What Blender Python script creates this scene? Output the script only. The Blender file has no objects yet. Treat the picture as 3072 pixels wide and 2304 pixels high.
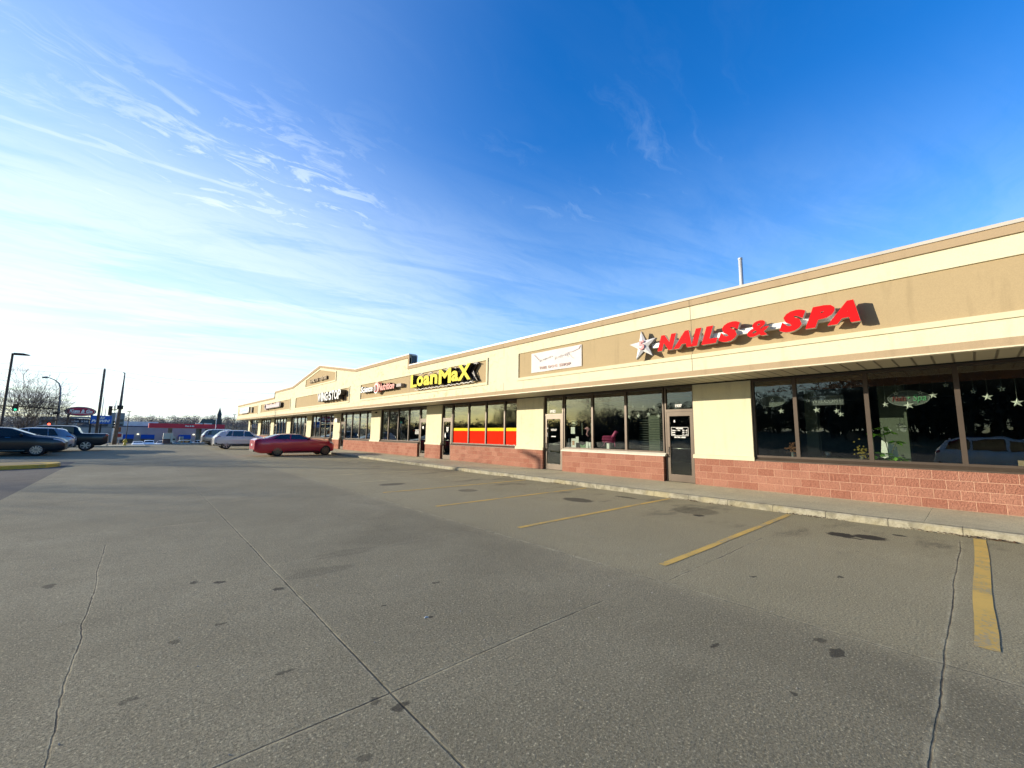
import bpy, bmesh, math, random
from mathutils import Vector, Matrix, noise
random.seed(7)
R = math.radians
scene = bpy.context.scene
COL = scene.collection

# ------------------------------------------------------------------ camera
cam_d = bpy.data.cameras.new("camera")
cam = bpy.data.objects.new("camera", cam_d)
COL.objects.link(cam)
scene.camera = cam
cam_d.sensor_width = 36.0
cam_d.lens = 36.0 * 1236.0 / 3072.0
cam_d.clip_start = 0.05
cam_d.clip_end = 4000
YAW, PITCH, ROLL, CH = R(41.9), R(6.95), R(0.75), 1.645
_f = Vector((math.sin(YAW) * math.cos(PITCH), math.cos(YAW) * math.cos(PITCH), math.sin(PITCH)))
_r = Vector((math.cos(YAW), -math.sin(YAW), 0))
_u = _r.cross(_f)
_r2 = math.cos(ROLL) * _r + math.sin(ROLL) * _u
_u2 = -math.sin(ROLL) * _r + math.cos(ROLL) * _u
M = Matrix((_r2, _u2, -_f)).transposed().to_4x4()
M.translation = Vector((0, 0, CH))
cam.matrix_world = M

# ------------------------------------------------------------------ sun, sky, exposure
SUN_TO = Vector((-1.0, 1.0, 0.315)).normalized()
SUN_EL = math.asin(SUN_TO.z)
sun_d = bpy.data.lights.new("sun", 'SUN')
sun_d.energy = 5.0
sun_d.angle = R(0.5)
sun_d.color = (1.0, 0.89, 0.70)
sun = bpy.data.objects.new("sun", sun_d)
sun.rotation_euler = SUN_TO.to_track_quat('Z', 'Y').to_euler()
sun.location = SUN_TO * 60
COL.objects.link(sun)

vs = scene.view_settings
vs.view_transform = 'Standard'
vs.look = 'None'
vs.gamma = 1.0
vs.exposure = 0.42
vs.use_curve_mapping = False


class NB:
    """small helper that writes node trees"""
    def __init__(s, nt):
        s.nt = nt
        nt.nodes.clear()

    def n(s, t, **kw):
        nd = s.nt.nodes.new(t)
        for k, v in kw.items():
            setattr(nd, k, v)
        return nd

    def put(s, sock, v):
        if hasattr(v, 'links') or isinstance(v, bpy.types.NodeSocket):
            s.nt.links.new(v, sock)
        else:
            if hasattr(sock.default_value, '__len__') and not hasattr(v, '__len__'):
                v = (v, v, v, 1)[:len(sock.default_value)]
            elif hasattr(v, '__len__') and hasattr(sock.default_value, '__len__'):
                v = tuple(v)
                if len(v) < len(sock.default_value):
                    v = v + (1.0,)
            sock.default_value = v

    def m(s, op, a, b=None, c=None, clamp=False):
        nd = s.n('ShaderNodeMath', operation=op)
        nd.use_clamp = clamp
        s.put(nd.inputs[0], a)
        if b is not None:
            s.put(nd.inputs[1], b)
        if c is not None:
            s.put(nd.inputs[2], c)
        return nd.outputs[0]

    def vm(s, op, a, b=None, scale=None):
        nd = s.n('ShaderNodeVectorMath', operation=op)
        s.put(nd.inputs[0], a)
        if b is not None:
            s.put(nd.inputs[1], b)
        if scale is not None:
            s.put(nd.inputs['Scale'], scale)
        return nd.outputs['Value'] if op in ('DOT_PRODUCT', 'LENGTH', 'DISTANCE') else nd.outputs['Vector']

    def mix(s, fac, a, b, blend='MIX'):
        nd = s.n('ShaderNodeMix', data_type='RGBA', blend_type=blend)
        s.put(nd.inputs[0], fac)
        s.put(nd.inputs[6], a)
        s.put(nd.inputs[7], b)
        return nd.outputs[2]

    def ramp(s, v, lo, hi, a=0.0, b=1.0, smooth=True):
        nd = s.n('ShaderNodeMapRange')
        nd.interpolation_type = 'SMOOTHSTEP' if smooth else 'LINEAR'
        s.put(nd.inputs['Value'], v)
        for k, x in (('From Min', lo), ('From Max', hi), ('To Min', a), ('To Max', b)):
            s.put(nd.inputs[k], x)
        return nd.outputs[0]

    def noise(s, vec, scale, detail=3.0, rough=0.55, dist=0.0, col=False):
        nd = s.n('ShaderNodeTexNoise')
        s.put(nd.inputs['Vector'], vec)
        nd.inputs['Scale'].default_value = scale
        nd.inputs['Detail'].default_value = detail
        nd.inputs['Roughness'].default_value = rough
        nd.inputs['Distortion'].default_value = dist
        return nd.outputs['Color' if col else 'Fac']

    def sep(s, v):
        nd = s.n('ShaderNodeSeparateXYZ')
        s.put(nd.inputs[0], v)
        return nd.outputs

    def comb(s, x, y, z):
        nd = s.n('ShaderNodeCombineXYZ')
        for i, v in enumerate((x, y, z)):
            s.put(nd.inputs[i], v)
        return nd.outputs[0]

    def pos(s):
        return s.n('ShaderNodeNewGeometry').outputs['Position']

    def bump(s, height, strength=0.3, dist=0.02, normal=None):
        nd = s.n('ShaderNodeBump')
        nd.inputs['Strength'].default_value = strength
        nd.inputs['Distance'].default_value = dist
        s.put(nd.inputs['Height'], height)
        if normal is not None:
            s.put(nd.inputs['Normal'], normal)
        return nd.outputs[0]

    def bsdf(s, color, rough=0.8, metal=0.0, normal=None, spec=0.5, coat=0.0, emis=None, estr=0.0):
        nd = s.n('ShaderNodeBsdfPrincipled')
        s.put(nd.inputs['Base Color'], color)
        s.put(nd.inputs['Roughness'], rough)
        s.put(nd.inputs['Metallic'], metal)
        nd.inputs['Specular IOR Level'].default_value = spec
        nd.inputs['Coat Weight'].default_value = coat
        nd.inputs['Coat Roughness'].default_value = 0.04
        if normal is not None:
            s.put(nd.inputs['Normal'], normal)
        if emis is not None:
            s.put(nd.inputs['Emission Color'], emis)
            nd.inputs['Emission Strength'].default_value = estr
        return nd.outputs[0]

    def out(s, surf):
        o = s.n('ShaderNodeOutputMaterial')
        s.nt.links.new(surf, o.inputs['Surface'])


# world: physical sky plus a thin high cloud layer projected on a plane overhead
world = bpy.data.worlds.new("World")
scene.world = world
world.use_nodes = True
w = NB(world.node_tree)
sky = w.n('ShaderNodeTexSky')
sky.sky_type = 'NISHITA'
sky.sun_disc = False
sky.sun_elevation = SUN_EL
sky.sun_rotation = math.atan2(SUN_TO.x, SUN_TO.y)
sky.altitude = 300
sky.air_density = 1.0
sky.dust_density = 0.4
sky.ozone_density = 2.2
dirv = w.n('ShaderNodeTexCoord').outputs['Generated']
dx, dy, dz = w.sep(dirv)
zc = w.m('MAXIMUM', dz, 0.015)
px = w.m('DIVIDE', dx, w.m('ADD', zc, 0.02))
py = w.m('DIVIDE', dy, w.m('ADD', zc, 0.02))
hsv = w.n('ShaderNodeHueSaturation')
hsv.inputs['Saturation'].default_value = 1.40
hsv.inputs['Hue'].default_value = 0.515
hsv.inputs['Value'].default_value = 1.72
w.put(hsv.inputs['Color'], sky.outputs[0])
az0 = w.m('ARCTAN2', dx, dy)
clear = w.m('MULTIPLY', w.ramp(az0, R(-72), R(-14), 0.33, 1.0), w.ramp(az0, R(165), R(105), 0.80, 1.0))  # added dimming of the base sky outside the view, cuts fill light
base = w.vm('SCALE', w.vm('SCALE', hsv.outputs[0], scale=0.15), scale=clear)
# bright veil: whiter low down and towards the sun's side
az = w.m('ARCTAN2', dx, dy)
el = w.m('ARCSINE', dz)
sunside = w.vm('DOT_PRODUCT', dirv, tuple(Vector((-0.56, 0.80, 0.20)).normalized()))
veil_a = w.ramp(el, R(40), R(7), 0, 1)
veil_b = w.ramp(sunside, 0.05, 0.9, 0.36, 1.0)
low = w.ramp(el, R(9), R(0), 0, 0.62)
# streaks
wv = w.comb(w.m('MULTIPLY', w.m('ADD', px, w.m('MULTIPLY', py, -0.2)), 0.30), w.m('MULTIPLY', w.m('ADD', py, w.m('MULTIPLY', px, 0.28)), 1.15), 0.0)
n1 = w.noise(wv, 1.5, 6, 0.62, 0.6)
n2 = w.noise(w.vm('ADD', wv, (7.3, 2.1, 0)), 0.62, 5, 0.55, 0.35)
n3 = w.noise(w.comb(w.m('MULTIPLY', px, 1.3), w.m('MULTIPLY', py, 2.6), 3.0), 4.4, 8, 0.66, 0.7)
streak = w.m('MULTIPLY', w.ramp(n1, 0.40, 0.74), w.ramp(n2, 0.38, 0.66))
veil = w.m('MULTIPLY', w.m('MULTIPLY', veil_a, veil_b), w.ramp(n2, 0.25, 0.62, 0.55, 1.02))
fill_cut = w.m('MULTIPLY', w.ramp(az, R(-60), R(-14), 0.10, 1.0), w.ramp(az, R(150), R(105), 0.15, 1.0))  # veil thinned on purpose beyond the view to lower fill on the facade
veil = w.m('MAXIMUM', w.m('MULTIPLY', veil, fill_cut), w.m('MULTIPLY', low, w.ramp(az, R(-110), R(-75), 0.3, 1.0)))
# broken cirrus that crosses the left half of the view, small puffs and an old contrail
linec = w.m('ADD', py, w.m('MULTIPLY', px, 0.10))
warpv = w.vm('SCALE', w.vm('SUBTRACT', w.noise(w.comb(px, py, 5.0), 1.3, 4, 0.6, col=True), (0.5, 0.5, 0.5)), scale=0.55)
cv_ = w.vm('ADD', w.comb(px, py, 0.0), warpv)
cx_, cy_, _cz = w.sep(cv_)
fil = w.noise(w.comb(w.m('MULTIPLY', w.m('ADD', cx_, w.m('MULTIPLY', cy_, 0.45)), 0.9), w.m('MULTIPLY', w.m('SUBTRACT', cy_, w.m('MULTIPLY', cx_, 0.15)), 3.4), 1.7), 2.2, 9, 0.68)
patch_ = w.noise(w.comb(px, w.m('MULTIPLY', py, 1.3), 9.0), 1.15, 3, 0.5)
region = w.m('MULTIPLY', w.ramp(w.m('ABSOLUTE', w.m('SUBTRACT', linec, 1.95)), 0.95, 0.10), w.m('MULTIPLY', w.ramp(px, -1.4, -0.2, 0.7, 1.0), w.ramp(px, 0.55, 1.25, 1.0, 0.0)))
puffs = w.m('MULTIPLY', w.m('MULTIPLY', region, w.ramp(n3, 0.45, 0.64)), w.ramp(w.vm('DISTANCE', w.comb(px, py, 0.0), (0.28, 1.85, 0.0)), 0.75, 0.25, 0.25, 1.0))
cirrus = w.m('MULTIPLY', w.m('MULTIPLY', w.ramp(fil, 0.42, 0.74), w.ramp(patch_, 0.34, 0.62, 0.12, 1.0)), w.ramp(px, 1.5, 0.1, 0.06, 0.85))
cirrus = w.m('MULTIPLY', cirrus, w.ramp(py, 1.2, 1.75, 0.04, 1.0))
wob = w.noise(w.comb(px, 0.0, 0.0), 3.0, 3)
cdist = w.m('ABSOLUTE', w.m('SUBTRACT', w.m('ADD', linec, w.m('MULTIPLY', wob, 0.05)), 1.925))
contrail = w.m('MULTIPLY', w.ramp(cdist, 0.034, 0.004), w.ramp(px, 0.15, 0.6, 0.55, 0.0))
contrail = w.m('MULTIPLY', contrail, w.ramp(fil, 0.30, 0.6, 0.55, 1.0))
# wisps to the right, thin
rw = w.m('MULTIPLY', w.ramp(fil, 0.46, 0.75), w.ramp(w.vm('DISTANCE', w.comb(px, py, 0.0), (1.35, 1.0, 0.0)), 0.85, 0.1, 0, 0.20))
c1 = w.m('MULTIPLY', streak, w.ramp(el, R(50), R(18), 0.15, 0.8))
c1 = w.m('MULTIPLY', c1, w.ramp(sunside, -0.1, 0.8, 0.12, 1.0))
c1 = w.m('MAXIMUM', c1, cirrus)
cl = w.m('MAXIMUM', w.m('MAXIMUM', c1, w.m('MULTIPLY', puffs, 0.62)), w.m('MAXIMUM', contrail, rw))
# faint bluish gaps in the low white band
veil = w.m('MULTIPLY', veil, w.ramp(fil, 0.30, 0.62, 0.80, 1.08))
gap = w.m('MULTIPLY', w.ramp(n1, 0.50, 0.38), 0.38)
veil = w.m('MULTIPLY', veil, w.m('SUBTRACT', 1.0, gap))
fac = w.m('MAXIMUM', veil, cl, clamp=True)
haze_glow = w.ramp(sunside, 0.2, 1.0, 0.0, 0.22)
haze_glow = w.m('MULTIPLY', haze_glow, fill_cut)
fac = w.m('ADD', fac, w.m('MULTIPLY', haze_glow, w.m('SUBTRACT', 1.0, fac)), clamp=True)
cloudcol = w.mix(veil_b, (0.44, 0.64, 0.88, 1), (0.78, 0.88, 0.93, 1))
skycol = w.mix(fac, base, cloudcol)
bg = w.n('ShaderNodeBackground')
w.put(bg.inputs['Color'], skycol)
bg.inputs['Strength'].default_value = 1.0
wo = w.n('ShaderNodeOutputWorld')
world.node_tree.links.new(bg.outputs[0], wo.inputs['Surface'])

# ------------------------------------------------------------------ object helpers
OFF = {}


def tag(o, label=None, cat=None, group=None, kind=None):
    if label: o['label'] = label
    if cat: o['category'] = cat
    if group: o['group'] = group
    if kind: o['kind'] = kind
    return o


def thing(name, loc, label=None, cat=None, group=None, rz=0.0):
    o = bpy.data.objects.new(name, None)
    o.location = loc
    o.rotation_euler = (0, 0, rz)
    o.empty_display_size = 0.2
    COL.objects.link(o)
    OFF[o.name] = Vector(loc)
    return tag(o, label, cat, group)


class MB:
    def __init__(s):
        s.v, s.f, s.mi, s.sm = [], [], [], []

    def face(s, pts, mi=0, sm=False):
        b = len(s.v)
        s.v += [tuple(p) for p in pts]
        s.f.append(tuple(range(b, b + len(pts))))
        s.mi.append(mi)
        s.sm.append(sm)
        return s

    def add(s, verts, faces, mi=0, sm=False):
        b = len(s.v)
        s.v += [tuple(p) for p in verts]
        for f in faces:
            s.f.append(tuple(b + i for i in f))
            s.mi.append(mi)
            s.sm.append(sm)
        return s

    def box(s, x0, x1, y0, y1, z0, z1, mi=0):
        if x0 > x1: x0, x1 = x1, x0
        if y0 > y1: y0, y1 = y1, y0
        if z0 > z1: z0, z1 = z1, z0
        v = [(x0, y0, z0), (x1, y0, z0), (x1, y1, z0), (x0, y1, z0), (x0, y0, z1), (x1, y0, z1), (x1, y1, z1), (x0, y1, z1)]
        return s.add(v, [(0, 3, 2, 1), (4, 5, 6, 7), (0, 1, 5, 4), (1, 2, 6, 5), (2, 3, 7, 6), (3, 0, 4, 7)], mi)

    def tube(s, pts, rads, n=10, mi=0, cap=True, sm=True):
        pts = [Vector(p) for p in pts]
        if not hasattr(rads, '__len__'): rads = [rads] * len(pts)
        vs_, fs = [], []
        for i, p in enumerate(pts):
            d = (pts[min(i + 1, len(pts) - 1)] - pts[max(i - 1, 0)])
            if d.length < 1e-9: d = Vector((0, 0, 1))
            d.normalize()
            a = d.orthogonal().normalized() if i == 0 else (a - d * a.dot(d)).normalized()
            b = d.cross(a)
            for k in range(n):
                t = 2 * math.pi * k / n
                vs_.append(p + (a * math.cos(t) + b * math.sin(t)) * rads[i])
        for i in range(len(pts) - 1):
            for k in range(n):
                k2 = (k + 1) % n
                fs.append((i * n + k, i * n + k2, (i + 1) * n + k2, (i + 1) * n + k))
        s.add(vs_, fs, mi, sm)
        if cap:
            b0 = len(s.v) - len(vs_)
            s.f.append(tuple(b0 + k for k in reversed(range(n)))); s.mi.append(mi); s.sm.append(False)
            s.f.append(tuple(b0 + (len(pts) - 1) * n + k for k in range(n))); s.mi.append(mi); s.sm.append(False)
        return s

    def prism(s, poly, axis, a0, a1, mi=0, mi_side=None):
        """extrude a 2D polygon along axis; poly coords are the other two axes in order"""
        def P(u, v, a):
            return (a, u, v) if axis == 0 else ((u, a, v) if axis == 1 else (u, v, a))
        n = len(poly)
        vs_ = [P(u, v, a0) for u, v in poly] + [P(u, v, a1) for u, v in poly]
        s.add(vs_, [tuple(range(n))[::-1], tuple(range(n, 2 * n))], mi)
        b = len(s.v) - 2 * n
        for i in range(n):
            j = (i + 1) % n
            s.f.append((b + i, b + j, b + n + j, b + n + i))
            s.mi.append(mi if mi_side is None else mi_side)
            s.sm.append(False)
        return s

    def build(s, name, mat, parent=None, label=None, cat=None, group=None, kind=None, local=False):
        me = bpy.data.meshes.new(name)
        off = Vector((0, 0, 0))
        if parent is not None and not local:
            off = OFF[parent.name]
        me.from_pydata([(p[0] - off.x, p[1] - off.y, p[2] - off.z) for p in s.v], [], s.f)
        mats = mat if isinstance(mat, (list, tuple)) else [mat]
        for m_ in mats:
            me.materials.append(m_)
        for p, mi, sm in zip(me.polygons, s.mi, s.sm):
            p.material_index = mi
            p.use_smooth = sm
        me.update()
        bm = bmesh.new(); bm.from_mesh(me)
        bmesh.ops.recalc_face_normals(bm, faces=bm.faces)
        bm.to_mesh(me); bm.free()
        return link(name, me, parent, off, label, cat, group, kind)


def link(name, me, parent=None, off=Vector((0, 0, 0)), label=None, cat=None, group=None, kind=None):
    o = bpy.data.objects.new(name, me)
    COL.objects.link(o)
    if parent is not None:
        o.parent = parent
    OFF[o.name] = Vector(off)
    return tag(o, label, cat, group, kind)


def copy_tree(o, parent=None, loc=None):
    c = o.copy()
    COL.objects.link(c)
    c.parent = parent
    if loc is not None: c.location = loc
    for ch in list(o.children):
        copy_tree(ch, c)
    OFF[c.name] = OFF.get(o.name, Vector((0, 0, 0)))
    return c


# ------------------------------------------------------------------ materials
MATS = {}


def mat(name, color, rough=0.8, metal=0.0, var=0.0, vscale=3.0, bump=0.0, bscale=40.0, coat=0.0, spec=0.5, emis=None, estr=0.0, bdist=0.01):
    if name in MATS: return MATS[name]
    m_ = bpy.data.materials.new(name)
    m_.use_nodes = True
    b = NB(m_.node_tree)
    col = tuple(color) + (1,)
    nrm = None
    if var or bump:
        p = b.n('ShaderNodeTexCoord').outputs['Object']
    if var:
        n = b.noise(p, vscale, 5, 0.6)
        dark = tuple(c * (1 - var) for c in color) + (1,)
        lite = tuple(min(1, c * (1 + var * 0.6)) for c in color) + (1,)
        col = b.mix(b.ramp(n, 0.3, 0.7), dark, lite)
    if bump:
        nrm = b.bump(b.noise(p, bscale, 4, 0.6), bump, bdist)
    b.out(b.bsdf(col, rough, metal, nrm, spec, coat, emis, estr))
    MATS[name] = m_
    return m_


def stucco(name, color, stain=0.0, stain_col=(0.6, 0.48, 0.28)):
    m_ = bpy.data.materials.new(name); m_.use_nodes = True
    b = NB(m_.node_tree)
    p = b.pos()
    x, y, z = b.sep(p)
    fine = b.noise(p, 55, 4, 0.65)
    med = b.noise(p, 1.1, 4, 0.6)
    col = b.mix(b.ramp(fine, 0.3, 0.7), tuple(c * 0.93 for c in color), tuple(min(1, c * 1.05) for c in color))
    col = b.mix(b.ramp(med, 0.3, 0.75, 0, 0.22), col, tuple(c * 0.80 for c in color))
    # rain streaks running down
    run = b.noise(b.vm('MULTIPLY', p, (2.6, 2.6, 0.35)), 1.6, 4, 0.6)
    col = b.mix(b.ramp(run, 0.52, 0.74, 0, 0.30), col, tuple(c * 0.62 for c in color))
    if stain:
        s1 = b.noise(b.vm('MULTIPLY', p, (1.0, 1.0, 1.6)), 2.6, 7, 0.72, 0.8)
        s2 = b.noise(p, 0.45, 2, 0.5)
        amt = b.m('MULTIPLY', b.ramp(s1, 0.50, 0.66), b.ramp(s2, 0.36, 0.6, 0.25, 1.0))
        amt = b.m('MULTIPLY', amt, b.ramp(y, 7.0, 15.0, 0.25, 1.0))
        col = b.mix(b.m('MULTIPLY', amt, stain), col, stain_col)
    nrm = b.bump(fine, 0.35, 0.006)
    b.out(b.bsdf(col, 0.92, normal=nrm, spec=0.2))
    MATS[name] = m_
    return m_


cream = stucco('cream_stucco', (0.76, 0.715, 0.52), 0.55, (0.50, 0.40, 0.20))
cream_wall = stucco('cream_pillar_stucco', (0.73, 0.69, 0.49), 0.30, (0.50, 0.42, 0.24))
tan = stucco('tan_stucco', (0.47, 0.365, 0.215))
tan2 = stucco('tan_cornice_stucco', (0.46, 0.35, 0.225))
cap_m = mat('cap_metal', (0.60, 0.56, 0.50), 0.45, 0.0, 0.08, 1.5)
white_m = mat('white_sill_paint', (0.72, 0.69, 0.58), 0.6, var=0.1)
sill_m = mat('cream_sill', (0.70, 0.64, 0.45), 0.7, var=0.08)
bronze = mat('bronze_aluminium', (0.105, 0.080, 0.062), 0.42, 0.35, 0.10, 2.0)
bronze_d = mat('dark_bronze_door', (0.135, 0.105, 0.080), 0.40, 0.35, 0.10, 2.0)
black = mat('black_rubber', (0.012, 0.012, 0.012), 0.7)
steel = mat('brushed_steel', (0.55, 0.55, 0.53), 0.35, 0.9)
pole_m = mat('galvanised_pole', (0.30, 0.30, 0.30), 0.6, 0.2, 0.12, 2)
dark_pole = mat('dark_brown_pole', (0.055, 0.042, 0.034), 0.7, 0.0, 0.15, 2)
wood_pole = mat('weathered_wood_pole', (0.15, 0.125, 0.105), 0.9, 0.0, 0.35, 3, 0.4, 30)
white_plastic = mat('white_plastic', (0.80, 0.80, 0.78), 0.4)
letter_red = mat('red_acrylic', (0.72, 0.010, 0.014), 0.6, spec=0.08, var=0.05)
letter_side = mat('letter_return_silver', (0.62, 0.60, 0.57), 0.45, 0.2)
letter_white = mat('white_acrylic', (0.82, 0.82, 0.80), 0.35)
letter_yel = mat('yellow_acrylic', (0.86, 0.76, 0.12), 0.7, spec=0.05)
letter_blk = mat('black_letter_return', (0.020, 0.014, 0.012), 0.45)
darkgrey = mat('dark_grey_panel', (0.10, 0.10, 0.105), 0.7, var=0.2)
roof_m = mat('roof_membrane', (0.42, 0.41, 0.39), 0.9, var=0.1)
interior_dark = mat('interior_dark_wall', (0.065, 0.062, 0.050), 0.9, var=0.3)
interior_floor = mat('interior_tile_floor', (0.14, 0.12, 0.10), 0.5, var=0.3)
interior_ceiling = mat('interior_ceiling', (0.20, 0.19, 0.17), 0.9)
brown_bulk = mat('brown_bulkhead', (0.115, 0.040, 0.022), 0.8, var=0.2)


def brick_mat():
    m_ = bpy.data.materials.new('split_face_block'); m_.use_nodes = True
    b = NB(m_.node_tree)
    p = b.pos()
    x, y, z = b.sep(p)
    uv = b.comb(b.m('ADD', b.m('ADD', x, y), 0.12), b.m('SUBTRACT', z, 0.133), 0.0)
    t = b.n('ShaderNodeTexBrick')
    t.offset = 0.5
    b.put(t.inputs['Vector'], uv)
    t.inputs['Color1'].default_value = (0.0, 0.0, 0.0, 1)
    t.inputs['Color2'].default_value = (1, 1, 1, 1)
    t.inputs['Mortar'].default_value = (0.5, 0.5, 0.5, 1)
    t.inputs['Scale'].default_value = 1.0
    t.inputs['Mortar Size'].default_value = 0.0055
    t.inputs['Mortar Smooth'].default_value = 0.25
    t.inputs['Bias'].default_value = 0.0
    t.inputs['Brick Width'].default_value = 0.418
    t.inputs['Row Height'].default_value = 0.209
    rnd, mort = t.outputs['Color'], t.outputs['Fac']
    n = b.noise(p, 26, 6, 0.7, 0.3)
    n2 = b.noise(p, 75, 4, 0.6)
    c = b.mix(rnd, (0.37, 0.158, 0.112), (0.50, 0.255, 0.185))
    c = b.mix(b.ramp(n, 0.35, 0.68), b.mix(0.30, c, (0.20, 0.066, 0.042)), b.mix(0.30, c, (0.55, 0.27, 0.18)))
    big = b.noise(p, 1.3, 3)
    c = b.mix(b.ramp(big, 0.4, 0.7, 0, 0.25), c, (0.27, 0.10, 0.07))
    c = b.mix(b.ramp(z, 0.13, 0.24, 0.22, 0.0), c, (0.30, 0.20, 0.15))
    c = b.mix(mort, c, (0.70, 0.42, 0.30))
    hgt = b.m('MULTIPLY', b.m('ADD', b.m('MULTIPLY', n, 1.0), b.m('MULTIPLY', n2, 0.35)), b.m('SUBTRACT', 1.0, mort))
    nrm = b.bump(hgt, 1.0, 0.035)
    b.out(b.bsdf(c, 0.95, normal=nrm, spec=0.15))
    return m_


brick = brick_mat()


def soffit_mat():
    m_ = bpy.data.materials.new('fluted_metal_soffit'); m_.use_nodes = True
    b = NB(m_.node_tree)
    x, y, z = b.sep(b.pos())
    fr = b.m('FRACT', b.m('DIVIDE', y, 0.30))
    groove = b.ramp(b.m('ABSOLUTE', b.m('SUBTRACT', fr, 0.5)), 0.02, 0.10, 0, 1)
    c = b.mix(groove, (0.17, 0.15, 0.10), (0.48, 0.44, 0.31))
    b.out(b.bsdf(c, 0.5, normal=b.bump(groove, 0.8, 0.02)))
    return m_


soffit_m = soffit_mat()


def glass_mat(name, tint, refl=0.045, wavy=0.0, dirty=0.0):
    m_ = bpy.data.materials.new(name); m_.use_nodes = True
    b = NB(m_.node_tree)
    lw = b.n('ShaderNodeLayerWeight'); lw.inputs['Blend'].default_value = 0.5
    p = b.pos()
    nrm = b.bump(b.noise(p, 1.3, 2, 0.5), wavy, 0.02) if wavy else None
    if nrm is not None: b.put(lw.inputs['Normal'], nrm)
    f5 = b.m('POWER', lw.outputs['Facing'], 4.2)
    fac = b.m('ADD', refl, b.m('MULTIPLY', f5, 1.0 - refl), clamp=True)
    tr = b.n('ShaderNodeBsdfTransparent'); tr.inputs[0].default_value = tuple(tint) + (1,)
    gl = b.n('ShaderNodeBsdfGlossy'); gl.inputs['Roughness'].default_value = 0.0
    gl.inputs['Color'].default_value = (0.92, 0.95, 0.95, 1)
    if nrm is not None: b.put(gl.inputs['Normal'], nrm)
    mx = b.n('ShaderNodeMixShader')
    b.put(mx.inputs[0], fac)
    m_.node_tree.links.new(tr.outputs[0], mx.inputs[1])
    m_.node_tree.links.new(gl.outputs[0], mx.inputs[2])
    b.out(mx.outputs[0])
    MATS[name] = m_
    return m_


glass = glass_mat('storefront_glass', (0.86, 0.90, 0.86), 0.075, 0.14)
car_glass = mat('tinted_car_glass', (0.008, 0.012, 0.016), 0.03, spec=0.9)


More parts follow.
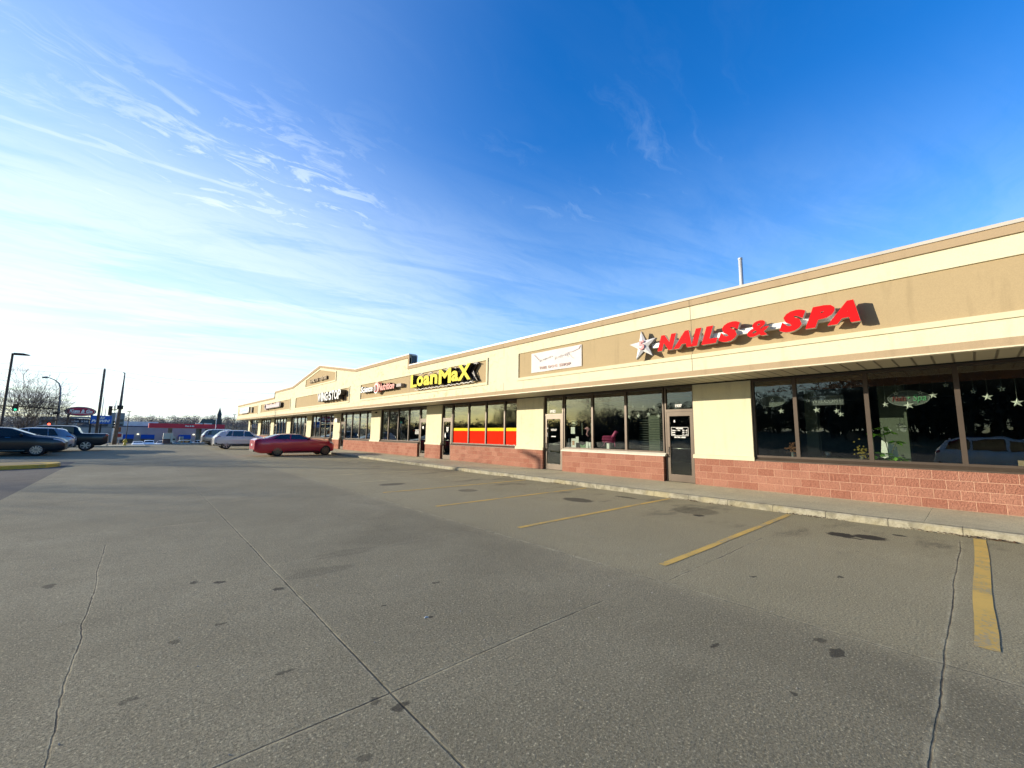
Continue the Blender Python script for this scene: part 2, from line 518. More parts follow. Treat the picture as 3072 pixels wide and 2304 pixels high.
def ground_mat(name, c_dark, c_lite, speck, joints_y=(), joints_x=(), spots=(), tint=None, cracks=False):
    m_ = bpy.data.materials.new(name); m_.use_nodes = True
    b = NB(m_.node_tree)
    p = b.pos()
    x, y, z = b.sep(p)
    n_big = b.noise(p, 0.22, 5, 0.6, 0.4)
    n_mid = b.noise(p, 1.4, 5, 0.62, 0.3)
    n_f = b.noise(p, 34, 5, 0.75)
    n_ff = b.noise(p, 120, 3, 0.8)
    drag = b.noise(b.vm('MULTIPLY', p, (1.0, 0.25, 1.0)), 1.5, 5, 0.65, 0.5)
    c = b.mix(b.ramp(n_big, 0.34, 0.66), c_dark, c_lite)
    blot = b.noise(b.vm('MULTIPLY', p, (0.8, 1.0, 1.0)), 0.50, 6, 0.68, 0.8)
    c = b.mix(b.ramp(blot, 0.50, 0.68, 0, 0.46), c, tuple(k * 0.50 for k in c_dark))
    c = b.mix(b.ramp(b.noise(p, 0.33, 5, 0.65, 0.5), 0.52, 0.72, 0, 0.32), c, tuple(min(1, k * 1.22) for k in c_lite))
    # each poured slab has its own tone
    wn_ = b.n('ShaderNodeTexWhiteNoise'); wn_.noise_dimensions = '2D'
    b.put(wn_.inputs['Vector'], b.comb(b.m('FLOOR', b.m('DIVIDE', b.m('SUBTRACT', x, 1.345), 3.235)), b.m('FLOOR', b.m('DIVIDE', b.m('SUBTRACT', y, 0.28), 9.12 / 2)), 0.0))
    c = b.mix(b.m('MULTIPLY', wn_.outputs['Value'], 0.16), c, tuple(k * 0.6 for k in c_dark))
    n_c = b.noise(p, 13, 5, 0.8)
    c = b.mix(b.ramp(n_c, 0.58, 0.40, 0, 0.34), c, tuple(k * 0.60 for k in c_dark))
    track = b.m('MULTIPLY', b.ramp(b.noise(b.vm('MULTIPLY', p, (1.4, 0.10, 1.0)), 1.1, 5, 0.6), 0.50, 0.68), b.ramp(b.noise(p, 0.35, 3, 0.5), 0.40, 0.62))
    c = b.mix(b.m('MULTIPLY', track, 0.22), c, tuple(k * 0.5 for k in c_dark))
    c = b.mix(b.ramp(n_mid, 0.35, 0.7, 0, 0.30), c, tuple(k * 0.72 for k in c_dark))
    c = b.mix(b.ramp(drag, 0.55, 0.75, 0, 0.30), c, tuple(k * 0.62 for k in c_dark))
    if tint:
        c = b.mix(b.ramp(b.m('ADD', x, b.m('MULTIPLY', b.m('SUBTRACT', n_mid, 0.5), 0.5)), 4.25, 4.85, 0, 0.44), c, tint)
        wn = b.noise(b.vm('MULTIPLY', p, (1.0, 2.2, 1.0)), 0.55, 5, 0.65)
        oil = b.m('MULTIPLY', b.ramp(wn, 0.52, 0.70), b.m('MULTIPLY', b.ramp(x, 7.3, 9.0, 0, 1), b.ramp(x, 9.9, 10.6, 1, 0.3)))
        c = b.mix(b.m('MULTIPLY', oil, 0.68), c, (0.055, 0.048, 0.035))
    n_g = b.noise(p, 62, 2, 0.6)
    c = b.mix(b.ramp(n_g, 0.52, 0.36, 0, 0.62), c, tuple(k * 0.42 for k in c_dark))
    sp = b.m('MULTIPLY', b.ramp(n_g, 0.58, 0.74), speck)
    c = b.mix(sp, c, tuple(min(1, k * 1.7) for k in c_lite))
    c = b.mix(b.m('MULTIPLY', b.ramp(n_ff, 0.50, 0.32), speck * 1.3), c, tuple(k * 0.45 for k in c_dark))
    hgt = b.m('ADD', b.m('MULTIPLY', n_f, 0.6), b.m('MULTIPLY', n_ff, 0.6))
    wob = b.m('MULTIPLY', b.m('SUBTRACT', b.noise(p, 0.9, 3, 0.5), 0.5), 0.07)
    wob2 = b.m('MULTIPLY', b.m('SUBTRACT', b.noise(p, 11.0, 4, 0.65), 0.5), 0.016)
    wobt = b.m('ADD', wob, wob2)
    js = None; jr = None
    for (coord, c0, width, lo, hi, amp) in [(x,) + j for j in joints_x] + [(y,) + j for j in joints_y]:
        other = y if coord is x else x
        d = b.m('ABSOLUTE', b.m('SUBTRACT', b.m('ADD', coord, b.m('MULTIPLY', wobt, amp)), c0))
        gate = b.m('MULTIPLY', b.ramp(other, lo - 0.05, lo + 0.05), b.ramp(other, hi + 0.05, hi - 0.05))
        core = b.m('MULTIPLY', b.ramp(d, width * 0.42, width * 0.12), gate)
        rim_ = b.m('MULTIPLY', b.ramp(d, width * (2.3 if c0 in (4.58, 0.28) else 1.3), width * 0.5), gate)
        js = core if js is None else b.m('MAXIMUM', js, core)
        jr = rim_ if jr is None else b.m('MAXIMUM', jr, rim_)
    if js is not None:
        pres = b.ramp(b.noise(p, 1.3, 5, 0.65), 0.34, 0.58)
        fr_ = b.ramp(b.noise(p, 6.0, 5, 0.7), 0.38, 0.62)
        c = b.mix(b.m('MULTIPLY', b.m('MULTIPLY', jr, fr_), 0.40), c, tuple(min(1, k * 1.45) for k in c_lite))
        c = b.mix(b.m('MULTIPLY', js, b.m('ADD', 0.22, b.m('MULTIPLY', pres, 0.62))), c, (0.045, 0.038, 0.032))
        hgt = b.m('SUBTRACT', hgt, b.m('MULTIPLY', js, 1.1))
    if spots:
        warp = b.vm('ADD', p, b.vm('SCALE', b.vm('SUBTRACT', b.noise(p, 9, 4, 0.6, col=True), (0.5, 0.5, 0.5)), scale=0.17))
        wx, wy, _ = b.sep(warp)
        acc = None
        for (sx, sy, rx, ry, st) in spots:
            ex = b.m('DIVIDE', b.m('SUBTRACT', wx, sx), rx)
            ey = b.m('DIVIDE', b.m('SUBTRACT', wy, sy), ry)
            d2 = b.m('ADD', b.m('MULTIPLY', ex, ex), b.m('MULTIPLY', ey, ey))
            f = b.ramp(d2, 1.15, 0.65, 0, min(1.0, st * 1.25))
            acc = f if acc is None else b.m('MAXIMUM', acc, f)
        c = b.mix(acc, c, (0.042, 0.036, 0.026))
        # little random drips everywhere
    vor = b.n('ShaderNodeTexVoronoi'); vor.feature = 'F1'
    b.put(vor.inputs['Vector'], b.vm('MULTIPLY', p, (1.0, 1.0, 0.0)))
    vor.inputs['Scale'].default_value = 2.1
    rs = b.m('MULTIPLY', b.sep(vor.outputs['Color'])[0], 0.075)
    drip = b.m('MULTIPLY', b.m('LESS_THAN', b.m('ADD', vor.outputs['Distance'], b.m('MULTIPLY', b.m('SUBTRACT', n_f, 0.5), 0.10)), b.m('SUBTRACT', rs, 0.018)), b.ramp(n_big, 0.42, 0.55))
    c = b.mix(b.m('MULTIPLY', drip, 0.50), c, (0.05, 0.042, 0.032))
    nrm = b.bump(b.m('ADD', hgt, b.m('MULTIPLY', n_c, 0.8)), 0.8, 0.016)
    b.out(b.bsdf(c, 0.88, normal=nrm, spec=0.3))
    return m_


SPOTS = [(a_, b__, c_ * .85, d__ * .85, e_) if c_ < .09 else (a_, b__, c_, d__, e_) for (a_, b__, c_, d__, e_) in [(1.33, 2.45, .07, .05, .62), (1.24, 2.62, .05, .03, .5), (.68, 4.45, .05, .04, .5), (.60, 5.78, .055, .06, .6), (.80, 5.64, .065, .06, .65),
         (1.24, 5.02, .06, .05, .6), (.36, 4.3, .05, .05, .45), (-.55, 6.6, .06, .1, .5), (1.75, 5.3, .40, .16, .16), (2.3, 5.9, .45, .16, .14),
         (4.18, .85, .11, .045, .62), (4.30, .98, .06, .04, .5), (3.3, .9, .05, .03, .6), (3.55, 1.5, .05, .03, .6), (9.15, 1.66, .20, .20, .92), (9.30, 1.30, .21, .24, .92), (9.0, 1.50, .06, .22, .75), (9.9, 1.0, .08, .12, .7),
         (8.9, 4.0, .12, .12, .75), (9.4, 4.3, .5, .5, .35), (8.5, 6.9, .3, .45, .6), (9.9, 6.4, .12, .35, .55), (6.2, 12.6, .45, .3, .5), (7.3, 10.0, .3, .3, .4),
         (2.1, 3.4, .04, .04, .6), (1.9, 3.9, .04, .03, .6), (2.6, 4.1, .05, .03, .6), (.1, 3.6, .06, .04, .4), (.9, 3.3, .05, .03, .5), (1.0, 2.2, .05, .04, .4), (5.6, 1.9, .05, .04, .6), (6.4, 1.2, .06, .03, .6)]]
concrete = ground_mat('lot_concrete', (0.322, 0.281, 0.176), (0.448, 0.394, 0.256), 0.90,
                      joints_x=[(4.58, 0.020, -30, 62, 0.7), (1.345, 0.022, -30, 60, 0.4), (-0.20, 0.015, -5, 8.4, 1.6), (7.75, 0.011, 0.3, 40, 1.0)],
                      joints_y=[(0.28, 0.019, -5, 10.2, 1.0), (2.62, 0.022, -9, 3.6, 0.8), (2.47, 0.020, 4.7, 7.8, 0.9), (9.4, 0.020, -4, 1.4, 1.0), (10.9, 0.012, 4.6, 10.7, 1.0), (19.5, 0.02, 1.3, 10.7, 1.0), (5.9, 0.008, 1.3, 4.5, 1.0)],
                      spots=SPOTS, tint=(0.56, 0.480, 0.275))
asphalt = ground_mat('old_asphalt', (0.145, 0.128, 0.105), (0.205, 0.182, 0.150), 0.4)
grass_m = mat('dry_winter_grass', (0.15, 0.13, 0.065), 0.95, var=0.4, vscale=0.6)
walk_m = ground_mat('sidewalk_concrete', (0.66, 0.60, 0.42), (0.76, 0.70, 0.50), 0.08,
                    joints_y=[(0.74 + 1.93 * k, 0.012, 10.5, 13.6, 0.2) for k in range(-2, 15)])


def kerb_mat():
    m_ = bpy.data.materials.new('chipped_kerb_concrete'); m_.use_nodes = True
    b = NB(m_.node_tree)
    p = b.pos(); x, y, z = b.sep(p)
    n = b.noise(p, 5, 6, 0.7, 0.4); n2 = b.noise(p, 40, 4, 0.7)
    c = b.mix(b.ramp(n, 0.35, 0.62), (0.25, 0.23, 0.165), (0.43, 0.40, 0.30))
    yel = b.noise(p, 1.1, 4, 0.6)
    c = b.mix(b.ramp(yel, 0.50, 0.7, 0, 0.4), c, (0.48, 0.40, 0.19))
    c = b.mix(b.ramp(n2, 0.5, 0.30, 0, 0.5), c, (0.15, 0.13, 0.10))
    fr = b.m('FRACT', b.m('DIVIDE', b.m('SUBTRACT', y, 0.74), 0.965))
    j = b.m('LESS_THAN', b.m('ABSOLUTE', b.m('SUBTRACT', b.m('ADD', fr, b.m('MULTIPLY', b.m('SUBTRACT', n2, 0.5), 0.02)), 0.5)), 0.008)
    c = b.mix(b.m('MULTIPLY', j, 0.7), c, (0.05, 0.045, 0.035))
    h = b.m('ADD', n, b.m('MULTIPLY', n2, 0.4))
    b.out(b.bsdf(c, 0.92, normal=b.bump(h, 0.5, 0.02), spec=0.2))
    return m_


kerb_m = kerb_mat()


def paint_mat(name, c0, wear):
    m_ = bpy.data.materials.new(name); m_.use_nodes = True
    b = NB(m_.node_tree)
    p = b.pos()
    n = b.noise(p, 22, 6, 0.75); n2 = b.noise(p, 1.6, 4, 0.6)
    c = b.mix(b.ramp(n2, 0.3, 0.7), c0, tuple(k * 0.78 for k in c0))
    amt = b.m('ADD', n, b.m('MULTIPLY', b.m('SUBTRACT', n2, 0.5), 0.7))
    c = b.mix(b.ramp(amt, wear - 0.05, wear + 0.08, 0, 0.85), c, (0.40, 0.345, 0.22))
    b.out(b.bsdf(c, 0.8, normal=b.bump(n, 0.4, 0.008), spec=0.25))
    return m_


yellow_paint = paint_mat('yellow_line_paint', (0.78, 0.51, 0.13), 0.56)
yellow_faint = paint_mat('worn_yellow_line_paint', (0.70, 0.60, 0.32), 0.45)
yellow_kerb = paint_mat('yellow_kerb_paint', (0.70, 0.47, 0.08), 0.62)

# ------------------------------------------------------------------ ground, terrain
def gz(x, y):
    """lot level, then the land drops to the street and gas station, hills beyond"""
    d = math.hypot(x, y)
    z = 0.0
    def ss(a, b_, v):
        t = max(0.0, min(1.0, (v - a) / (b_ - a))); return t * t * (3 - 2 * t)
    z -= 2.45 * ss(61, 92, y)
    if d > 330:
        az_ = math.atan2(x, y)
        hgt = 6.0 + 3.0 * math.sin(az_ * 5.0 + 1.0) + 2.0 * math.sin(az_ * 13.0)
        z += (hgt + 4.0) * ss(330, 700, d)
    if x < -42:   # wooded rise on the far side of the street
        z += 3.0 * ss(-42, -75, x) * ss(70, 20, y)
    return z


def grid_sheet(name, xs, ys, zf, m_, kind='structure', mi_f=None):
    mb = MB()
    nx, ny = len(xs), len(ys)
    verts = [(x, y, zf(x, y)) for y in ys for x in xs]
    mb.v = verts
    for j in range(ny - 1):
        for i in range(nx - 1):
            mb.f.append((j * nx + i, j * nx + i + 1, (j + 1) * nx + i + 1, (j + 1) * nx + i))
            mb.mi.append(mi_f(0.5 * (xs[i] + xs[i + 1]), 0.5 * (ys[j] + ys[j + 1])) if mi_f else 0)
            mb.sm.append(True)
    return mb.build(name, m_, kind=kind)


def ax(pos_):
    out = sorted(set(pos_)); return out


far = [110, 140, 180, 230, 290, 330, 370, 420, 470, 530, 600, 680, 780, 950, 1300, 1800]
xs = ax([-v for v in far] + [-90, -82, -75, -66, -58, -50, -42, -30, -20, -10, -2.2, 4.6, 10.8, 13.4, 20, 30, 42, 55, 70, 85] + far)
ys = ax([-v for v in far] + [-80, -60, -40, -25, -10, 0, 10, 20, 30, 40, 50, 56, 61, 64, 67, 70, 73, 76, 79, 82, 85, 88, 92, 100] + far)


def gmat(x, y):
    if -2.2 < x < 13.4 and -25 < y < 61: return 0
    if -60 < x <= -2.2 and 30 < y < 61: return 0
    if -42 < x < 13.4 and -60 < y < 61: return 1
    if -40 < x < 60 and 92 < y < 180: return 0
    return 2


grid_sheet('ground', xs, ys, gz, [concrete, asphalt, grass_m], mi_f=gmat)

# pavement in front of the shops with its kerb
mb = MB(); mb.box(10.93, 13.60, -14, 82, -0.05, 0.133); mb.build('sidewalk', walk_m, kind='structure')
mb = MB()
n = 400
for i in range(n):
    y0, y1 = -14 + 96.0 * i / n, -14 + 96.0 * (i + 1) / n
    def kx(y): return 10.76 + 0.007 * noise.noise(Vector((y * 2.3, 0, 0))) + 0.005 * noise.noise(Vector((y * 9.0, 4, 0)))
    a, b_ = kx(y0), kx(y1)
    sec0 = [(a - 0.012, -0.05), (a, 0.105), (a + 0.03, 0.132), (10.93, 0.135), (10.93, -0.05)]
    sec1 = [(b_ - 0.012, -0.05), (b_, 0.105), (b_ + 0.03, 0.132), (10.93, 0.135), (10.93, -0.05)]
    for k in range(4):
        mb.face([(sec0[k][0], y0, sec0[k][1]), (sec1[k][0], y1, sec1[k][1]), (sec1[k + 1][0], y1, sec1[k + 1][1]), (sec0[k + 1][0], y0, sec0[k + 1][1])], sm=False)
mb.build('kerb', kerb_m, kind='structure')

# yellow bay lines: thin sheets with slightly uneven edges
for k in range(0, 15):
    yc = 0.065 + 2.735 * k
    faint = k in (5, 6, 7, 8, 9, 10, 11, 12, 13)
    x0, x1 = 5.16, 10.62
    segs = [(x0, x1)]
    if k == 5: segs = [(5.16, 6.6), (8.9, 10.3)]
    if k >= 11: segs = [(5.16, 5.6)]
    hw = 0.052 if k else 0.070
    for (a, b_) in segs:
        mb = MB(); N = 30
        for i in range(N):
            xa, xb = a + (b_ - a) * i / N, a + (b_ - a) * (i + 1) / N
            def e(x, s): return yc + s * (hw + 0.006 * noise.noise(Vector((x * 4, k * 3 + s, 0)))) + 0.02 * noise.noise(Vector((x * .5, k, 0)))
            mb.face([(xa, e(xa, -1), 0.004), (xb, e(xb, -1), 0.004), (xb, e(xb, 1), 0.004), (xa, e(xa, 1), 0.004)])
        mb.build('parking_line', yellow_faint if faint else yellow_paint, kind='structure')

# kerbed island painted yellow, at the left
mb = MB()
poly = [(-14, 25.3), (-6, 25.3), (-3.9, 25.45), (-2.75, 25.95), (-2.4, 26.7), (-2.55, 27.5), (-3.3, 28.0), (-14, 28.2)]
mb.prism(poly, 2, -0.02, 0.15)
isl = mb.build('kerb_island', yellow_kerb, kind='structure')
mb = MB(); mb.prism([(-14, 25.5), (-6, 25.5), (-3.95, 25.65), (-3.1, 26.1), (-2.8, 26.7), (-3.4, 27.75), (-14, 27.95)], 2, 0.10, 0.158)
mb.build('island_soil', mat('island_soil', (0.22, 0.16, 0.06), 0.95, var=0.3, vscale=2), kind='structure')
# far kerbs of the lot and street
mb = MB(); mb.box(4.6, 10.9, 60.6, 60.8, -0.03, 0.13); mb.box(2.2, 4.6, 60.75, 60.9, -0.05, 0.08)
mb.build('far_kerb', kerb_m, kind='structure')
mb = MB(); mb.box(-30, 0.6, 52.6, 56.6, -0.03, 0.11); mb.build('street_pavement', walk_m, kind='structure')

# dry leaves and grit caught along the kerb
mb = MB()
leaf_m = mat('dry_leaves', (0.11, 0.055, 0.025), 0.9, var=0.5, vscale=25)
for i in range(620):
    c = random.choice([-0.4, -0.2, 0.0, 0.25, 4.3, 5.1, 9.0, 9.6, 12.2, 15.5, 2.4])
    y = random.gauss(c, 0.42 if c < 0.3 else 0.25); x = 10.74 - abs(random.gauss(0, 0.035)) - 0.01
    s = random.uniform(0.010, 0.030); a = random.uniform(0, 6.28); t = random.uniform(-0.5, 0.5)
    ca, sa = math.cos(a) * s, math.sin(a) * s
    z = random.uniform(0.004, 0.03)
    mb.face([(x - ca, y - sa, z), (x + sa * .5, y - ca * .5, z + s * t), (x + ca, y + sa, z + s * .3), (x - sa * .5, y + ca * .5, z)])
mb.build('dry_leaves', leaf_m, kind='stuff')
mb = MB()
for i in range(160):
    x = random.uniform(-1.5, 7); y = random.uniform(0.8, 12); s = random.uniform(0.002, 0.006)
    mb.tube([(x, y, -0.001), (x, y, s), (x + s * .2, y, s * 1.4)], [s, s * .8, s * .2], 5, sm=False)
mb.build('gravel_bits', mat('pale_gravel', (0.46, 0.43, 0.38), 0.9, var=0.3), kind='stuff')
mb = MB()
for (x, y) in [(2.05, 3.42)]:
    mb.tube([(x, y, 0.000), (x + .02, y + .01, 0.003), (x + .04, y - .005, 0.001)], [.004, .007, .003], 6)
mb.build('paper_scrap', white_plastic, label='small crumpled white scrap of paper lying on the open concrete', cat='litter')

# ------------------------------------------------------------------ lettering helpers
_tc = {}


def glyph_mesh(txt, shear=0.0, bold=0.0, spacing=1.0, align='CENTER', line=1.0):
    key = (txt, shear, bold, spacing, align, line)
    if key in _tc: return _tc[key]
    cu = bpy.data.curves.new('txt', 'FONT')
    cu.body = txt; cu.shear = shear; cu.offset = bold; cu.space_character = spacing
    cu.space_line = line
    cu.align_x = align; cu.resolution_u = 3; cu.extrude = 0.5; cu.fill_mode = 'BOTH'
    ob = bpy.data.objects.new('txt', cu)
    COL.objects.link(ob)
    bpy.context.view_layer.update()
    dg = bpy.context.evaluated_depsgraph_get()
    me = bpy.data.meshes.new_from_object(ob.evaluated_get(dg))
    V = [tuple(v.co) for v in me.vertices]
    F = [tuple(p.vertices) for p in me.polygons]
    Nz = [p.normal.z for p in me.polygons]
    bpy.data.objects.remove(ob); bpy.data.curves.remove(cu); bpy.data.meshes.remove(me)
    x0 = min(v[0] for v in V); x1 = max(v[0] for v in V); y0 = min(v[1] for v in V); y1 = max(v[1] for v in V)
    _tc[key] = ([((v[0] - x0) / (x1 - x0), (v[1] - y0) / (y1 - y0), v[2]) for v in V], F, Nz)
    return _tc[key]


def text_x(mb, txt, yl, yr, z0, z1, xf, xb, shear=0.0, bold=0.0, spacing=1.0, front=0, side=1, align='CENTER', line=1.0):
    """text on a wall facing -X: yl is the left end (larger y), xf the front face, xb the back"""
    V, F, Nz = glyph_mesh(txt, shear, bold, spacing, align, line)
    b = len(mb.v)
    for (u, v, t) in V:
        mb.v.append((xb + (xf - xb) * (t + 0.5), yl + (yr - yl) * u, z0 + (z1 - z0) * v))
    for f, nz_ in zip(F, Nz):
        mb.f.append(tuple(b + i for i in f)); mb.mi.append(front if abs(nz_) > 0.5 else side); mb.sm.append(False)
    return mb


def text_y(mb, txt, xl, xr, z0, z1, yf, yb, shear=0.0, bold=0.0, spacing=1.0, front=0, side=0, align='CENTER'):
    V, F, Nz = glyph_mesh(txt, shear, bold, spacing, align)
    b = len(mb.v)
    for (u, v, t) in V:
        mb.v.append((xl + (xr - xl) * u, yb + (yf - yb) * (t + 0.5), z0 + (z1 - z0) * v))
    for f, nz_ in zip(F, Nz):
        mb.f.append(tuple(b + i for i in f)); mb.mi.append(front if abs(nz_) > 0.5 else side); mb.sm.append(False)
    return mb

# ------------------------------------------------------------------ the shop building
FX, WX, PX, SX = 11.72, 13.39, 13.43, 13.50      # fascia, block base, pillars, window frames
YA, YB = -3.55, 80.25
B = thing('shop_building', (13.4, 39.0, 0.0), 'long cream and tan stucco strip mall with gabled centre and red block base', 'building')
P = {}


def bpart(name, mb, m_, parent=None, **kw):
    return mb.build(name, m_, parent or B, **kw)


ZS = 3.365
# bays: (left y, right y, door side, mullion ys from left to right)
BAYS = [
    (4.34, -2.33, None, [3.25, 1.72, 0.16, -1.35]),
    (12.84, 6.07, 'both', [11.69, 10.20, 8.66, 7.14]),
    (21.25, 14.60, 'left', [20.18, 18.62, 17.08, 15.58]),
    (29.70, 23.02, 'right', [28.52, 27.00, 25.48, 23.98]),
    (38.10, 31.42, 'left', [37.00, 35.50, 33.92, 32.42]),
    (46.55, 39.82, 'right', [45.40, 43.90, 42.32, 40.86]),
    (54.60, 48.22, 'right', [53.75, 52.20, 50.72, 49.25]),
    (62.86, 56.30, 'left', [61.55, 60.00, 58.48, 57.20]),
    (70.95, 64.55, 'right', [69.45, 67.90, 66.60, 65.55]),
    (78.95, 72.70, 'left', [78.00, 76.50, 75.00, 73.90]),
]
PILLARS = []
edges = [YB] + [v for b_ in reversed(BAYS) for v in (b_[0], b_[1])] + [YA]
for i in range(0, len(edges), 2):
    PILLARS.append((edges[i], edges[i + 1]))
doors = []      # (yl, yr)
for (yl, yr, side, mu) in BAYS:
    if side in ('left', 'both'): doors.append((yl, mu[0]))
    if side in ('right', 'both'): doors.append((mu[-1], yr))
doors.sort(reverse=True)
# block base segments between the doors
segs, cur = [], YB
for (a, b_) in doors:
    segs.append((cur, a)); cur = b_
segs.append((cur, YA))
for (a, b_) in segs:
    mb = MB(); mb.box(WX, 13.66, b_, a, 0.10, 0.966)
    bpart('block_base', mb, brick)
# pillars with their sills
for (a, b_) in PILLARS:
    mb = MB(); mb.box(PX, 13.80, b_, a, 0.97, ZS)
    bpart('pillar', mb, cream_wall)
    mb = MB(); mb.box(13.365, PX, b_ - 0.03, a + 0.03, 0.962, 1.07)
    mb.box(13.372, PX, b_ - 0.02, a + 0.02, 1.072, 1.085)
    bpart('pillar_sill', mb, sill_m)


def window_unit(yl, yr, z0, z1, lj, rj, head=0.08, sill=True, film=None):
    """frame around one pane; lj / rj: widths of the jambs this unit owns"""
    mb = MB()
    x0, x1 = SX, SX + 0.115
    if lj: mb.box(x0, x1, yl - lj, yl, z0, z1)
    if rj: mb.box(x0, x1, yr, yr + rj, z0, z1)
    a, b_ = yl - lj, yr + rj
    mb.box(x0 + 0.002, x1, b_, a, z1 - head, z1)
    if sill:
        mb.box(x0 + 0.002, x1, b_, a, z0, z0 + 0.055)
    f = bpart('window', mb, bronze)
    g = MB(); g.box(x0 + 0.055, x0 + 0.062, b_ - 0.004, a + 0.004, z0 + 0.05 if sill else z0, z1 - head + 0.004)
    g.build('pane', glass, f)
    return f


def door_unit(yl, yr, handle_left=True):
    """fixed frame and transom window (window), leaf (door) with pane and pull handle"""
    j = 0.05
    mb = MB(); x0, x1 = SX, SX + 0.115
    mb.box(x0, x1, yl - j, yl, 0.135, ZS)
    mb.box(x0, x1, yr, yr + j, 0.135, ZS)
    mb.box(x0 + 0.002, x1, yr + j, yl - j, ZS - 0.08, ZS)
    mb.box(x0 - 0.004, x1, yr + j, yl - j, 2.475, 2.56)
    f = bpart('door_frame', mb, bronze_d)
    g = MB(); g.box(x0 + 0.055, x0 + 0.062, yr + j - .004, yl - j + .004, 2.555, ZS - 0.076)
    g.build('transom_pane', glass, f)
    a, b_ = yl - j - 0.006, yr + j + 0.006
    mb = MB(); xd = SX + 0.004
    mb.box(xd, xd + 0.05, a - 0.10, a, 0.15, 2.47)
    mb.box(xd, xd + 0.05, b_, b_ + 0.10, 0.15, 2.47)
    mb.box(xd + 0.001, xd + 0.05, b_ + 0.10, a - 0.10, 2.33, 2.47)
    mb.box(xd + 0.001, xd + 0.05, b_ + 0.10, a - 0.10, 0.15, 0.385)
    d = bpart('door', mb, bronze_d)
    g = MB(); g.box(xd + 0.022, xd + 0.028, b_ + 0.096, a - 0.096, 0.38, 2.335); g.build('pane', glass, d)
    hy = (a - 0.055) if handle_left else (b_ + 0.055)
    h = MB()
    s = -1 if handle_left else 1
    for zz in (1.03, 1.27):
        h.tube([(xd, hy, zz), (xd - 0.055, hy, zz), (xd - 0.06, hy + s * 0.05, zz)], 0.009, 6)
    h.tube([(xd - 0.06, hy + s * 0.05, 1.02), (xd - 0.06, hy + s * 0.05, 1.28)], 0.012, 8)
    h.box(xd - 0.008, xd, hy - 0.02, hy + 0.02, 1.10, 1.22)
    h.build('handle', mat('dark_handle_metal', (0.05, 0.05, 0.05), 0.3, 0.8), d)
    pb = MB(); pb.tube([(xd + 0.07, b_ + 0.09, 1.24), (xd + 0.07, a - 0.09, 1.24)], 0.014, 8)
    pb.build('push_bar', steel, d)
    return f, d


DOORS = {}
FRAMES = {}
for bi, (yl, yr, side, mu) in enumerate(BAYS):
    ys_ = [yl] + mu + [yr]
    for i in range(5):
        a, b_ = ys_[i], ys_[i + 1]
        if (i == 0 and side in ('left', 'both')) or (i == 4 and side in ('right', 'both')):
            DOORS[(bi, i)] = door_unit(a - (0 if i == 0 else 0.045), b_ + (0.045 if i == 0 else 0.0), handle_left=True)
            continue
        lj = 0.07 if i == 0 else 0.045
        rj = 0.07 if i == 4 else 0.045
        FRAMES[(bi, i)] = window_unit(a, b_, 1.075, ZS, lj, rj)
    # sloping sill under this bay's windows
    a = yl if side not in ('left', 'both') else mu[0] + 0.045
    b_ = yr if side not in ('right', 'both') else mu[-1] - 0.045
    mb = MB()
    mb.prism([(13.385, 0.968), (13.62, 0.968), (13.62, 1.073), (13.50, 1.073), (13.385, 1.0)], 1, b_ - 0.02, a + 0.02)
    bpart('window_sill', mb, white_m if bi == 1 else bronze)
    # interior shell of this shop
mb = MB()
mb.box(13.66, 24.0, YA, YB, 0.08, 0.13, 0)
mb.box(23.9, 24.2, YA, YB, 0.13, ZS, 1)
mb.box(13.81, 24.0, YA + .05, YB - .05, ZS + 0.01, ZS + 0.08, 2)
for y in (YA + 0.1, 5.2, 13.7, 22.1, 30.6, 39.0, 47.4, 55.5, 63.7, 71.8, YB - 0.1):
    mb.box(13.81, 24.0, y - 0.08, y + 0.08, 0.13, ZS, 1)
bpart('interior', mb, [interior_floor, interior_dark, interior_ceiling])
mb = MB()
for (yl, yr, side, mu) in BAYS:
    mb.box(13.86, 13.92, yr, yl, 2.98, ZS)
bpart('interior_bulkhead', mb, brown_bulk)
mb = MB()
mb.box(14.85, 15.25, 1.12, 1.66, 0.13, ZS); mb.box(14.9, 15.2, 3.05, 3.35, 0.13, ZS); mb.box(14.6, 14.7, 7.9, 8.35, 0.13, 2.6)
bpart('interior_column', mb, mat('pale_green_column', (0.11, 0.13, 0.10), 0.8))

# soffit
mb = MB(); mb.box(FX + 0.03, 13.80, YA - .02, YB + .02, ZS + 0.0005, ZS + 0.05)
bpart('soffit', mb, soffit_m)
mb = MB(); mb.box(13.36, 13.43, YA, YB, ZS - 0.032, ZS)      # dark trim where the soffit meets the wall
bpart('soffit_trim', mb, black)

# fascia
FY0, FY1 = YA - 0.2, YB - 0.1
PANELS = [(12.67, -1.58), (29.50, 14.83), (46.32, 31.73), (62.60, 48.32), (78.85, 64.58)]
ZP0, ZP1 = 4.005, 5.045
TOP = [(FY0, 5.70), (22.28, 5.70), (22.28, 6.38), (30.62, 6.38), (39.10, 7.65), (47.70, 6.38), (55.55, 6.38), (55.55, 5.70), (FY1, 5.73)]
mb = MB(); mb2 = MB()
